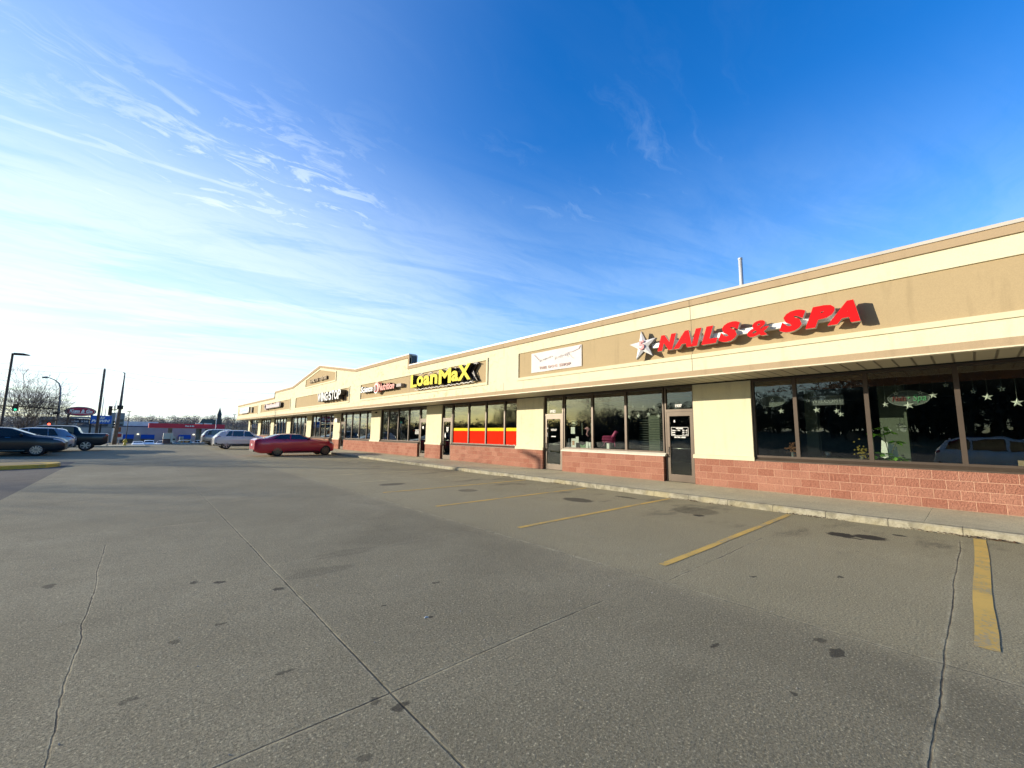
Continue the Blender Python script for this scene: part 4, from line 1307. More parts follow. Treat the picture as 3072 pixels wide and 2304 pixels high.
# dog shop window display
t = thing('pink_dog_figure', (13.8, 9.5, 1.1), 'magenta wire dog figure on a white stand in the dog shop window', 'figure')
wire = mat('magenta_wire', (0.50, 0.06, 0.20), 0.5)
q = MB()
for k in range(9):
    y = 9.85 - k * .055; r_ = .125 + .012 * math.sin(k)
    q.tube([(13.80 + r_ * .8 * math.cos(a * .5236), y, 1.50 + r_ * math.sin(a * .5236)) for a in range(13)], 0.010, 5)
for a in range(8):
    q.tube([(13.80 + .11 * math.cos(a * .785), 9.88, 1.50 + .13 * math.sin(a * .785)), (13.80 + .11 * math.cos(a * .785), 9.40, 1.50 + .13 * math.sin(a * .785))], 0.010, 5)
q.tube([(13.80, 9.44, 1.55), (13.80, 9.36, 1.68), (13.80, 9.30, 1.78), (13.80, 9.20, 1.77)], [.085, .07, .065, .035], 10)
q.build('body', wire, t)
q = MB(); q.tube([(13.80, 9.36, 1.40), (13.80, 9.33, 1.22)], .02, 6); q.tube([(13.82, 9.83, 1.40), (13.82, 9.88, 1.25), (13.82, 9.98, 1.20)], .02, 6); q.build('leg', wire, t)
q = MB(); q.box(13.76, 13.84, 9.58, 9.70, 1.08, 1.34); q.build('stand', white_plastic, t)
t = thing('bone_open_sign', (13.75, 11.4, 2.1), 'bone shaped sign reading OPEN in the dog shop window', 'window sign')
q = MB(); pts = []
for k in range(41):
    a = k * 2 * math.pi / 40
    pts.append((13.74, 11.38 + 0.19 * math.cos(a) * (1 + .12 * math.cos(2 * a)), 2.15 + 0.09 * math.sin(a) * (1 + .55 * abs(math.cos(a)) ** 2)))
q.tube(pts, 0.010, 6); q.build('bone_outline', mat('pale_green_tube', (0.55, 0.62, 0.50), 0.4), t)
q = MB(); text_x(q, 'OPEN', 11.50, 11.26, 2.11, 2.19, 13.735, 13.745, side=0, bold=.02); q.build('lettering', mat('pale_green_tube', (0.55, 0.62, 0.50), 0.4), t)
pw = mat('white_paper', (0.80, 0.80, 0.79), 0.7)
q = MB(); q.box(13.64, 13.65, 11.20, 11.42, 1.70, 1.98); q.build('paper_notice', [pw], label='white paper notice with grey lines taped below the bone sign', cat='notice')
t = thing('picture_frame', (13.72, 11.33, 1.3), 'pale framed picture with an orange centre leaning in the dog shop window', 'picture')
q = MB(); q.box(13.70, 13.72, 11.20, 11.46, 1.12, 1.50); q.build('frame', pw, t)
q = MB(); q.box(13.69, 13.70, 11.27, 11.39, 1.22, 1.40); q.build('picture', mat('orange_print', (0.50, 0.25, 0.14), 0.6), t)
q = MB(); q.box(13.66, 13.67, 11.02, 11.17, 1.33, 1.58); q.build('paper_notice', pw, label='small white paper notice right of the framed picture', cat='notice')
q = MB(); q.tube([(13.7, 11.58, 1.10), (13.7, 11.58, 1.50)], [.035, .025], 8); q.build('white_bottle', white_plastic, label='slim white bottle at the left end of the dog shop window', cat='bottle')
q = MB()
for k in range(14):
    a = k / 13 * 2 * math.pi
for (pts, r_) in [([(13.72, 10.73, 1.90), (13.72, 10.62, 1.97), (13.72, 10.50, 1.90)], .020), ([(13.72, 10.62, 1.97), (13.72, 10.60, 1.80), (13.72, 10.64, 1.68), (13.72, 10.56, 1.60)], .026), ([(13.72, 10.50, 1.90), (13.72, 10.56, 1.84)], .018)]:
    q.tube(pts, r_, 8)
q.build('pink_collar_display', mat('pink_fabric', (0.72, 0.38, 0.44), 0.7), label='pink hanging dog collar display in the first dog shop window', cat='collar')
for (y, lab) in ((10.86, 'left beaded strand beside the pink dog collar display'), (10.40, 'right beaded strand beside the pink dog collar display')):
    q = MB()
    for k in range(9): q.tube([(13.70, y + .008 * math.sin(k * 2), 2.14 - k * .055), (13.70, y, 2.10 - k * .055)], [.016, .011], 6)
    q.build('beaded_strand', mat('pale_beads', (0.48, 0.54, 0.48), 0.4), label=lab, cat='strand', group='beaded strands')
q = MB()
q.prism([(10.98, 1.28), (10.86, 1.20), (10.74, 1.28), (10.68, 1.12), (10.94, 1.12)], 0, 13.70, 13.76); q.prism([(10.98 - .27, 1.28), (10.86 - .27, 1.22), (10.77 - .22, 1.28), (10.71 - .22, 1.12), (10.94 - .27, 1.12)], 0, 13.71, 13.77)
q.build('green_bandana', mat('green_cloth', (0.16, 0.30, 0.15), 0.8), label='folded green cloth bandana on the dog shop window sill', cat='cloth')
q = MB(); q.box(13.70, 13.76, 10.56, 10.68, 1.12, 1.38); q.box(13.71, 13.77, 10.44, 10.54, 1.12, 1.36); q.build('white_boxes', pw, label='pair of small white cartons on the dog shop window sill', cat='carton')
q = MB()
for k in range(60):
    z = 1.15 + k * 0.02
random.seed(3)
for k in range(13): q.box(13.92, 13.96, 7.22, 8.35, 1.16 + k * .088, 1.19 + k * .088)
q.build('window_blind', mat('dim_grey_blind', (0.05, 0.062, 0.055), 0.8), label='grey horizontal blind behind the window left of the 1937 door', cat='blind')

# ------------------------------------------------------------------ vehicles
random.seed(21)
tyre_m = mat('tyre_rubber', (0.016, 0.016, 0.017), 0.85)
rim_m = mat('alloy_rim', (0.46, 0.46, 0.45), 0.32, 0.7)
rim_dark = mat('dark_alloy_rim', (0.16, 0.15, 0.13), 0.3, 0.8)
trim_m = mat('black_car_trim', (0.015, 0.015, 0.016), 0.5)
chrome = mat('chrome_trim', (0.75, 0.75, 0.76), 0.12, 1.0)
lamp_red = mat('red_tail_lens', (0.30, 0.012, 0.010), 0.15)
lamp_clear = mat('clear_head_lens', (0.62, 0.64, 0.66), 0.12)
plate_m = mat('number_plate', (0.55, 0.56, 0.58), 0.5)


def paint(name, c, metal=0.25, coat=1.0):
    return mat(name, c, 0.30, metal, coat=coat)


def lerp_pts(pts, x):
    if x <= pts[0][0]: return pts[0][1]
    for i in range(len(pts) - 1):
        if x <= pts[i + 1][0]:
            (a, va), (b_, vb) = pts[i], pts[i + 1]
            t = (x - a) / (b_ - a) if b_ > a else 0
            return va + (vb - va) * t
    return pts[-1][1]


def smooth_pts(pts, x, h_=0.09):
    return (lerp_pts(pts, x - h_) + 2 * lerp_pts(pts, x) + lerp_pts(pts, x + h_)) / 4


def make_car(name, label, cat, loc, rz, sp, pm, group=None, rim=None, simple=False, extra=None):
    """sp: side profile measured from the rear bumper (x=0) to the nose"""
    t = thing(name, loc, label, cat, group, rz)
    OFF[t.name] = Vector((0, 0, 0))
    L, W, zb = sp['L'], sp['W'], sp['zb']
    hw = W / 2
    belt, top, plan = sp['belt'], sp['top'], sp['plan']
    rw = sp.get('roofw', 0.74)

    def pt(x, v):
        bz = smooth_pts(belt, x); tz = max(smooth_pts(top, x), bz + 0.02)
        w_ = hw * smooth_pts(plan, x, 0.05)
        z0 = zb + smooth_pts([(0, 0.16), (0.35, 0.0), (L - 0.45, 0.0), (L, 0.10)], x, 0.05)
        cab = min(1.0, max(0.0, (tz - bz - 0.03) / 0.30))
        r8 = (0.80 + (rw + .05 - 0.80) * cab)
        sect = [(0, z0), (.78 * w_, z0), (.95 * w_, z0 + .05), (w_ * .985, z0 + .20), (w_, bz * .62 + z0 * .38), (.985 * w_, bz - .06), (.945 * w_, bz),
                (.90 * w_, bz + .012), (r8 * w_, bz + .012 + (tz - bz - .012) * (.86 if cab > 0 else .5)), (r8 * .86 * w_, tz - .018 * (1 + cab)), (0, tz)]
        v = max(0.0, min(10.0, v)); i = min(int(v), 9); f_ = v - i
        a, b_ = sect[i], sect[i + 1]
        return Vector((x - L / 2, a[0] + (b_[0] - a[0]) * f_, a[1] + (b_[1] - a[1]) * f_))

    NS = 30 if simple else 56
    xs_ = [0.0, 0.03, 0.08] + [0.08 + (L - 0.16) * i / NS for i in range(1, NS)] + [L - 0.08, L - 0.03, L]
    verts, faces = [], []
    for x in xs_:
        half = [pt(x, v) for v in range(11)]
        ring = half + [Vector((p.x, -p.y, p.z)) for p in reversed(half[1:10])]
        verts += ring
    n = 20
    for i in range(len(xs_) - 1):
        for k in range(n):
            faces.append((i * n + k, (i + 1) * n + k, (i + 1) * n + (k + 1) % n, i * n + (k + 1) % n))
    mbq = MB(); mbq.add(verts, faces, 0, True)
    mbq.f.append(tuple(range(n))); mbq.mi.append(0); mbq.sm.append(False)
    mbq.f.append(tuple((len(xs_) - 1) * n + k for k in reversed(range(n)))); mbq.mi.append(0); mbq.sm.append(False)
    body = mbq.build('body', [pm, trim_m], t, local=True)
    wr = sp['wr']; xw = sp['xw']
    # wheel openings cut out of the body
    cut = MB()
    for xx in xw:
        for s in (-1, 1):
            cut.tube([(xx - L / 2, s * (hw - 0.30), wr), (xx - L / 2, s * (hw + 0.2), wr)], wr + 0.085, 28, 1, sm=False)
    for q_ in range(len(cut.mi)): cut.mi[q_] = 1
    co = cut.build('cutter', [pm, trim_m])
    md = body.modifiers.new('cut', 'BOOLEAN'); md.object = co; md.operation = 'DIFFERENCE'; md.solver = 'EXACT'
    bpy.context.view_layer.update()
    dg = bpy.context.evaluated_depsgraph_get()
    me = bpy.data.meshes.new_from_object(body.evaluated_get(dg))
    body.modifiers.clear()
    old = body.data; body.data = me; me.name = 'body'
    bpy.data.meshes.remove(old)
    cm = co.data; bpy.data.objects.remove(co); bpy.data.meshes.remove(cm)
    for p in me.polygons:
        c = p.center
        for xx in xw:
            if abs(math.hypot(c.x - (xx - L / 2), c.z - wr) - (wr + .085)) < .03 and abs(c.y) > hw - .32 and abs(p.normal.y) < .5: p.material_index = 1
            if abs(abs(c.y) - (hw - .30)) < 0.01: p.material_index = 1

    def patch(nm, m_, xb, xt, va, vb, side, off=0.006, nx=8, nv=4, parent=t):
        """xb(range at va), xt(range at vb)"""
        q = MB()
        g = []
        for j in range(nv + 1):
            fj = j / nv
            a = xb[0] + (xt[0] - xb[0]) * fj; b_ = xb[1] + (xt[1] - xb[1]) * fj
            row = []
            for i in range(nx + 1):
                x = a + (b_ - a) * i / nx; v = va + (vb - va) * fj
                p = pt(x, v); e_ = .02
                du = pt(x + e_, v) - pt(x - e_, v); dv = pt(x, v + .05) - pt(x, v - .05)
                nrm = du.cross(dv)
                if nrm.length > 1e-9:
                    nrm.normalize()
                    if nrm.y < -0.01 or (abs(nrm.y) <= 0.01 and nrm.z < 0): nrm = -nrm
                p = p + nrm * off
                row.append(Vector((p.x, p.y * side, p.z)))
            g.append(row)
        vv = [p for r_ in g for p in r_]
        q.add(vv, [(j * (nx + 1) + i, j * (nx + 1) + i + 1, (j + 1) * (nx + 1) + i + 1, (j + 1) * (nx + 1) + i) for j in range(nv) for i in range(nx)], 0, True)
        return q.build(nm, m_, parent, local=True)

    def screen(nm, xb, xt, m_=car_glass):
        q = MB(); g = []
        nv, nx = 6, 10
        for j in range(nv + 1):
            x = xb + (xt - xb) * j / nv
            edge = pt(x, 8.55 if j not in (0,) else 8.4)
            for i in range(nx + 1):
                y = -1 + 2 * i / nx
                # walk along section from v=8.5 (edge) to centre
                v = 10 - abs(y) * 1.45
                p = pt(x, v); up = Vector((-1 if xt > xb else 1, 0, 1.2)).normalized()
                g.append(Vector((p.x, math.copysign(p.y, y), p.z)) + up * 0.008)
        q.add(g, [(j * (nx + 1) + i, j * (nx + 1) + i + 1, (j + 1) * (nx + 1) + i + 1, (j + 1) * (nx + 1) + i) for j in range(nv) for i in range(nx)], 0, True)
        return q.build(nm, m_, t, local=True)

    for s in (-1, 1):
        for (xb, xt) in sp['side']:
            patch('window', car_glass, xb, xt, 7.03, 7.97, s)
        if 'tail' in sp: patch('taillight', lamp_red, sp['tail'][0], sp['tail'][0], sp['tail'][1], sp['tail'][2], s, 0.012, 5, 3)
        if 'head' in sp and not simple: patch('headlight', lamp_clear, sp['head'][0], sp['head'][0], sp['head'][1], sp['head'][2], s, 0.012, 5, 3)
        if sp.get('clad') and not simple:
            patch('lower_cladding', trim_m, (.10, L - .12), (.10, L - .12), 1.2, 3.12, s, 0.004, 40, 3)
        if not simple:
            patch('sill_trim', trim_m if not sp.get('chrome_sill') else chrome, (xw[0] + wr + .08, xw[1] - wr - .08), (xw[0] + wr + .08, xw[1] - wr - .08), 2.1, 2.5, s, 0.006, 6, 1)
            for hx in sp.get('handles', ()):
                patch('door_handle', pm if not sp.get('chrome_sill') else chrome, (hx, hx + .2), (hx, hx + .2), 5.0, 5.35, s, 0.022, 3, 1)
            mx = sp['mirror']
            q = MB(); p0 = pt(mx, 7.2)
            q.tube([(p0.x + .02, s * (p0.y - .02), p0.z + .03), (p0.x, s * (p0.y + .05), p0.z + .04), (p0.x - .02, s * (p0.y + .12), p0.z + .07), (p0.x - .02, s * (p0.y + .19), p0.z + .07)], [.03, .055, .075, .05], 10)
            q.build('mirror', pm, t, local=True)
    if 'ws' in sp: screen('windshield', *sp['ws'])
    if 'rs' in sp: screen('rear_window', *sp['rs'])
    # bumpers, plate, grille
    q = MB(); zr = sp.get('plate_z', 0.72)
    q.box(-L / 2 - .015, -L / 2 + .02, -.17, .17, zr - .06, zr + .07); q.build('number_plate', plate_m, t, local=True)
    if not simple:
        q = MB(); q.box(-L / 2 - .03, -L / 2 + .05, -hw * .72, hw * .72, .32, .46); q.build('rear_bumper_trim', trim_m if not sp.get('chrome_bumper') else chrome, t, local=True)
        q = MB()
        gw, g0, g1 = sp.get('grille', (.42, .45, .68))
        q.box(L / 2 - .05, L / 2 + .012, -gw, gw, g0, g1, 0)
        for k in range(5): q.box(L / 2, L / 2 + .02, -gw, gw, g0 + (g1 - g0) * (k + .3) / 5, g0 + (g1 - g0) * (k + .45) / 5, 1)
        q.build('grille', [trim_m, chrome], t, local=True)
    for xx in xw:
        for s in (-1, 1):
            q = MB(); y0, y1 = s * (hw - .235), s * (hw - .025)
            cx = xx - L / 2
            q.tube([(cx, y0, wr), (cx, y0 + s * .03, wr), (cx, y1 - s * .03, wr), (cx, y1, wr)], [wr - .03, wr, wr, wr - .025], 32)
            whl = q.build('wheel', tyre_m, t, local=True)
            q = MB(); rr = wr * .66
            q.tube([(cx, y1 - s * .03, wr), (cx, y1 + s * .004, wr)], [rr * .95, rr], 28, 1)
            ns = sp.get('spokes', 5)
            yy = y1 + s * .006
            for k in range(ns):
                a = 2 * math.pi * k / ns; wd_ = 0.20 if ns <= 6 else 0.13
                pp = [(cx + rr * .12 * math.cos(a - 1.2), wr + rr * .12 * math.sin(a - 1.2)), (cx + rr * .96 * math.cos(a - wd_), wr + rr * .96 * math.sin(a - wd_)),
                      (cx + rr * .96 * math.cos(a + wd_), wr + rr * .96 * math.sin(a + wd_)), (cx + rr * .12 * math.cos(a + 1.2), wr + rr * .12 * math.sin(a + 1.2))]
                q.prism([(u, v) for u, v in pp], 1, yy, yy + s * .012, 0)
            q.tube([(cx, yy, wr), (cx, yy + s * .02, wr)], rr * .16, 12, 0)
            ring = [(cx + rr * math.cos(2 * math.pi * k / 28), yy, wr + rr * math.sin(2 * math.pi * k / 28)) for k in range(29)]
            q.tube(ring, .012, 6, 0)
            q.build('rim', [rim or rim_m, trim_m], whl, local=True)
    if extra: extra(t, sp, pt)
    return t


def rails(t, sp, pt):
    L = sp['L']
    for s in (-1, 1):
        q = MB(); a, b_ = sp['rail']
        pts = []
        for k in range(12):
            x = a + (b_ - a) * k / 11; p = pt(x, 8.9)
            pts.append((p.x, s * p.y, p.z + (.045 if 0 < k < 11 else 0.0)))
        q.tube(pts, .016, 6); q.build('roof_rail', chrome if sp.get('chrome_rail') else trim_m, t, local=True)
    q = MB(); p = pt(sp['rail'][0] - .1, 10); q.tube([(p.x, 0, p.z - .01), (p.x - .08, 0, p.z + .05)], [.03, .012], 6); q.build('antenna', white_plastic, t, local=True)


PLAN = lambda L: [(0, .80), (.06, .88), (.25, .955), (.8, 1.0), (L - 1.2, 1.0), (L - .5, .96), (L - .15, .86), (L - .03, .76), (L, .70)]
SEDAN = dict(L=4.98, W=1.90, zb=.20, belt=[(0, .98), (.15, 1.10), (.7, 1.13), (3.4, 1.07), (4.5, .98), (4.85, .90), (4.98, .74)],
             top=[(0, 1.02), (.12, 1.165), (.62, 1.185), (1.35, 1.455), (1.9, 1.50), (2.7, 1.475), (3.55, 1.15), (4.55, 1.045), (4.86, .95), (4.98, .80)], plan=PLAN(4.98),
             side=[((.98, 2.02), (1.42, 2.05)), ((2.10, 3.42), (2.12, 2.86))], ws=(3.50, 2.78), rs=(.68, 1.33), tail=((.015, .26), 5.2, 6.3), head=((4.62, 4.93), 4.9, 6.0),
             xw=(1.32, 4.33), wr=.355, handles=(1.62, 2.62), mirror=3.22, spokes=10, plate_z=.74)
DSEDAN = dict(SEDAN, L=5.0, zb=.24, belt=[(0, 1.0), (.2, 1.12), (.8, 1.14), (3.5, 1.13), (4.5, 1.03), (4.85, .93), (5.0, .72)],
              top=[(0, 1.04), (.12, 1.25), (.35, 1.44), (.95, 1.64), (2.0, 1.70), (2.75, 1.66), (3.75, 1.22), (4.6, 1.09), (4.88, .98), (5.0, .78)], plan=PLAN(5.0), chrome_sill=True,
              side=[((.62, 1.90), (.95, 1.92)), ((1.98, 3.58), (2.0, 2.88))], ws=(3.68, 2.80), rs=(.30, .85), head=((4.50, 4.95), 5.1, 6.1), grille=(.48, .42, .82), spokes=11, xw=(1.0, 3.87), wr=.365)
CROSS = dict(L=4.35, W=1.82, zb=.24, belt=[(0, .95), (.2, 1.10), (.6, 1.13), (3.1, 1.08), (3.9, .98), (4.2, .88), (4.35, .70)],
             top=[(0, .98), (.10, 1.15), (.25, 1.30), (.55, 1.60), (1.2, 1.69), (2.1, 1.70), (2.6, 1.64), (3.25, 1.22), (3.95, 1.06), (4.25, .92), (4.35, .74)], plan=PLAN(4.35),
             side=[((.80, 1.25), (1.05, 1.30)), ((1.30, 2.15), (1.34, 2.15)), ((2.22, 3.14), (2.22, 2.66))], ws=(3.20, 2.66), rs=(.22, .58), tail=((.02, .42), 5.4, 6.3), head=((4.0, 4.30), 5.0, 6.1),
             clad=True, xw=(.88, 3.44), wr=.36, handles=(1.30, 2.2), mirror=2.98, spokes=5, rail=(.9, 2.5), plate_z=.86)
SUV = dict(L=4.82, W=1.92, zb=.27, belt=[(0, 1.02), (.15, 1.12), (.6, 1.15), (3.4, 1.12), (4.4, 1.04), (4.7, .95), (4.82, .76)],
           top=[(0, 1.06), (.10, 1.22), (.22, 1.42), (.42, 1.68), (1.0, 1.76), (2.4, 1.77), (2.9, 1.71), (3.5, 1.26), (4.4, 1.12), (4.72, 1.0), (4.82, .80)], plan=PLAN(4.82), roofw=.80,
           side=[((.42, 1.22), (.60, 1.24)), ((1.32, 2.28), (1.32, 2.28)), ((2.36, 3.38), (2.36, 2.92))], ws=(3.46, 2.92), rs=(.16, .40), tail=((.015, .20), 4.8, 6.6), head=((4.5, 4.78), 5.0, 6.1),
           clad=True, xw=(.95, 3.85), wr=.38, handles=(1.45, 2.5), mirror=3.22, spokes=6, rail=(.75, 2.6), chrome_rail=True, plate_z=.95)
PICKUP = dict(L=5.80, W=2.0, zb=.38, belt=[(0, 1.20), (.1, 1.26), (2.2, 1.27), (4.3, 1.24), (5.3, 1.16), (5.65, 1.08), (5.8, .90)],
              top=[(0, 1.22), (.1, 1.30), (1.50, 1.31), (1.54, 1.32), (1.68, 1.80), (2.0, 1.86), (3.5, 1.88), (3.75, 1.82), (4.40, 1.36), (5.35, 1.24), (5.68, 1.14), (5.8, .94)], plan=PLAN(5.8), roofw=.82,
              side=[((1.86, 3.00), (1.88, 3.00)), ((3.08, 4.28), (3.08, 3.78))], ws=(4.36, 3.78), rs=(1.60, 1.68), tail=((.015, .16), 4.7, 6.2), head=((5.45, 5.76), 5.0, 6.1),
              xw=(1.15, 4.75), wr=.40, handles=(2.5, 3.4), mirror=4.1, spokes=6, chrome_bumper=True, plate_z=.62, grille=(.6, .6, 1.0))

red_p = paint('dark_red_car_paint', (0.52, 0.010, 0.045), 0.15)
white_p = paint('white_car_paint', (0.82, 0.82, 0.84), 0.0)
silver_p = paint('silver_car_paint', (0.42, 0.43, 0.45), 0.5)
navy_p = paint('near_black_blue_car_paint', (0.004, 0.010, 0.017), 0.0, 0.35)
black_p = paint('black_car_paint', (0.003, 0.007, 0.014), 0.0, 0.35)
white_warm = paint('cream_white_car_paint', (0.68, 0.68, 0.63), 0.0)
PI = math.pi
# heading 0 = nose towards +X (towards the shops)
make_car('parked_car', 'dark red four door sedan parked nose in before the shops', 'car', (5.62 + 2.45, 31.6, 0), 0.0, SEDAN, red_p, group='vehicles parked in front of the shops', rim=rim_dark)
make_car('parked_car', 'white crossover with curved roof parked behind the dark red sedan', 'car', (4.98 + 2.17, 45.2, 0), 0.0, CROSS, white_p, group='vehicles parked in front of the shops', extra=rails)
make_car('parked_car', 'boxy silver SUV with red tail lamps parked beyond the white crossover', 'car', (5.10 + 2.41, 55.9, 0), 0.0, SUV, silver_p, group='vehicles parked in front of the shops', extra=rails)
make_car('parked_car', 'dark blue sedan with many spoked wheels, nearest car at the left edge', 'car', (-3.27 - 2.50, 37.95, 0), 0.0, DSEDAN, navy_p, group='vehicles queueing at the left')
make_car('parked_car', 'dark car whose sloping windshield shows just behind the nearest dark sedan', 'car', (-3.95 - 2.50, 40.4, 0), 0.0, DSEDAN, black_p, group='vehicles queueing at the left')
make_car('parked_car', 'silver crossover with red tail lamp between the dark sedan and the black pickup', 'car', (-3.27 - 2.2, 43.0, 0), PI, dict(CROSS), silver_p, group='vehicles queueing at the left', extra=rails)
make_car('pickup_truck', 'black pickup truck with its cargo bed to the right', 'truck', (-1.72 - 2.9, 45.5, 0), PI, PICKUP, black_p, group='vehicles queueing at the left')
# the SUV that only shows as a reflection in the salon windows (it stands behind the camera)
make_car('parked_car', 'pale SUV reflected in the wide salon windows', 'car', (-2.9, -1.05, 0), -PI / 2, SUV, white_warm, extra=rails)
make_car('parked_car', 'second SUV reflected beyond the first in the salon windows', 'car', (-6.2, -2.4, 0), -PI / 2, SUV, white_p, extra=rails)
# cars at the gas station, far off and lower down
GZ = -2.45
mini = dict(simple=True)
make_car('distant_car', 'low white car, leftmost of those by the blue awnings', 'car', (0.1, 112, GZ + .25), -PI / 2, SEDAN, white_p, group='cars at the gas station', **mini)
make_car('distant_car', 'white crossover right of the low white car by the blue awnings', 'car', (1.75, 113, GZ + .25), -PI / 2, CROSS, white_p, group='cars at the gas station', **mini)
make_car('distant_van', 'tall white van facing left at the gas station', 'van', (4.2, 118, GZ), -PI / 2 - .5, SUV, white_warm, group='cars at the gas station', **mini)
make_car('distant_truck', 'pale grey green pickup truck under the red canopy', 'truck', (7.7, 118, GZ), PI, PICKUP, paint('pale_green_grey_paint', (0.36, 0.39, 0.36), .2), group='cars at the gas station', **mini)
make_car('distant_car', 'white car half hidden behind the pale pickup under the canopy', 'car', (11.0, 126, GZ), PI - .3, CROSS, white_p, group='cars at the gas station', **mini)
t = thing('flatbed_load', (4.7, 116.5, GZ), 'pale angular truck body standing left of the grey canopy column', 'truck body')
q = MB(); q.box(4.0, 5.6, 116, 117.6, GZ + 2.15, GZ + 3.35); q.box(5.25, 5.6, 115.9, 117.7, GZ + 1.4, GZ + 3.4); q.build('box_panel', mat('pale_beige_panel', (0.55, 0.53, 0.44), 0.7), t)
q = MB(); q.box(4.0, 5.6, 116.2, 117.5, GZ + .5, GZ + 2.1); q.build('lower_body', mat('brown_lower_body', (0.14, 0.08, 0.07), 0.7), t)

# ------------------------------------------------------------------ street furniture
t = thing('hydrant', (-0.88, 54.0, 0.11), 'yellow fire hydrant right of the leaning white based pole', 'hydrant')
hy = mat('yellow_hydrant_paint', (0.62, 0.47, 0.05), 0.5)
q = MB(); q.tube([(-0.88, 54, .10), (-0.88, 54, .15), (-0.88, 54, .16), (-0.88, 54, .52), (-.88, 54, .60), (-.88, 54, .68), (-.88, 54, .74)], [.16, .16, .10, .10, .13, .09, .03], 14); q.build('barrel', hy, t)
q = MB(); q.tube([(-1.06, 54, .45), (-.70, 54, .45)], .05, 10); q.tube([(-.88, 53.80, .42), (-.88, 54, .42)], .07, 10); q.build('outlet', hy, t)

t = thing('parking_lot_lamp', (-9.50, 60, 0), 'tall brown lot lamp with a flat head leaning out at the left edge', 'street lamp')
q = MB(); q.tube([(-9.50, 60, 0), (-9.50, 60, 8.62)], [.10, .085], 10, sm=False); q.build('pole', dark_pole, t)
q = MB(); q.prism([(-9.42, 8.48), (-8.55, 8.52), (-8.40, 8.58), (-8.8, 8.68), (-9.42, 8.66)], 1, 59.75, 60.25); q.build('lamp_head', dark_pole, t)
# a second lamp and the trees stand off to the left; they only throw the long shadows on the lot
t = thing('parking_lot_lamp', (-10.2, 36.6, 0), 'brown lot lamp left of the view throwing a thin shadow', 'street lamp')
q = MB(); q.tube([(-10.2, 36.6, 0), (-10.2, 36.6, 8.0)], [.13, .11], 10); q.build('pole', dark_pole, t)
q = MB(); q.prism([(-10.1, 7.9), (-9.2, 7.92), (-9.1, 8.0), (-10.1, 8.08)], 1, 36.4, 36.8); q.build('lamp_head', dark_pole, t)

t = thing('signal_pole', (-7.54, 75, -.6), 'curved street lamp pole carrying the long signal arm', 'traffic light')
q = MB()
q.tube([(-7.55, 75, -.6), (-7.56, 75, 3.6), (-7.60, 75, 5.6), (-7.66, 75, 6.55), (-7.85, 75, 7.15), (-8.25, 75, 7.55), (-8.70, 75, 7.75), (-9.05, 75, 7.78)], [.13, .12, .10, .09, .075, .06, .05, .05], 10); q.build('pole', pole_m, t)
q = MB(); q.tube([(-7.56, 75, 3.98), (-10, 75, 4.12), (-13.5, 75, 4.16)], [.09, .07, .05], 8); q.build('arm', dark_pole, t)
q = MB(); q.box(-11.2, -10.78, 74.75, 75.0, 3.58, 4.42); hd = q.build('signal_head', black, t)
q = MB(); q.tube([(-10.98, 74.70, 3.75), (-10.98, 74.75, 3.75)], .13, 14); q.build('green_lamp', mat('lit_green_lamp', (0.02, 0.3, 0.2), 0.4, emis=(0.05, 1.0, 0.55, 1), estr=1.6), hd)
q = MB(); q.box(-8.0, -7.5, 74.7, 75.0, 3.35, 3.62); q.build('control_box', trim_m, t)
q = MB(); q.tube([(-9.3, 75, 7.75), (-8.85, 75, 7.80)], [.10, .13], 8); q.build('lamp_head', pole_m, t)
t = thing('brake_signal', (-6.75, 62, 0), 'small glowing red signal light above the black pickup roof', 'traffic light')
q = MB(); q.tube([(-6.75, 62, -.1), (-6.75, 62, 1.9)], .04, 8); q.box(-6.9, -6.6, 61.9, 62.1, 1.86, 2.22); q.build('housing', black, t)
q = MB(); q.tube([(-6.75, 61.87, 2.05), (-6.75, 61.9, 2.05)], .11, 12); q.build('red_lamp', mat('lit_red_lamp', (0.4, 0.02, 0.02), 0.4, emis=(1.0, 0.10, 0.05, 1), estr=3.0), t)

t = thing('utility_pole', (-3.75, 70, -.6), 'plain brown wooden utility pole rising behind the blue pawn shop sign', 'utility pole')
q = MB(); q.tube([(-3.75, 70, -.7), (-3.75, 70, 8.75), (-3.75, 70, 8.95)], [.15, .11, .04], 10); q.build('pole', wood_pole, t)
t = thing('utility_pole', (-1.70, 57, 0), 'grey utility pole with white lower guard and a signal bracket, second from the left', 'utility pole')
q = MB(); q.tube([(-1.70, 57, 0), (-1.60, 57, 3.6), (-1.57, 57, 7.3)], [.17, .125, .045], 12); q.build('pole', wood_pole, t)
q = MB(); q.tube([(-1.90, 56.85, 0), (-1.78, 56.82, 3.4)], [.035, .03], 8); q.build('white_conduit', white_plastic, t)
q = MB(); q.box(-1.82, -1.38, 56.8, 57.2, 3.62, 4.0); q.tube([(-1.65, 57, 3.7), (-2.0, 57, 3.5), (-2.25, 57, 3.62)], .04, 6); q.tube([(-2.0, 57, 3.5), (-2.02, 57, 3.95)], .03, 6); q.build('bracket', black, t)
q = MB(); q.box(-2.38, -2.18, 56.85, 57.1, 3.05, 3.85); q.box(-2.42, -2.14, 56.9, 57.0, 3.0, 3.9); q.build('signal_head', mat('brown_signal_head', (0.05, 0.03, 0.02), 0.6), t)
q = MB(); q.tube([(-1.57, 57, 7.2), (-1.64, 57, 7.32), (-1.72, 57, 7.28)], .04, 6); q.build('top_bracket', black, t)
q = MB()
for k in range(3): q.box(-1.98, -1.80, 56.6, 56.66, 1.75 + k * .25, 1.92 + k * .25)
q.build('street_tags', black, t)
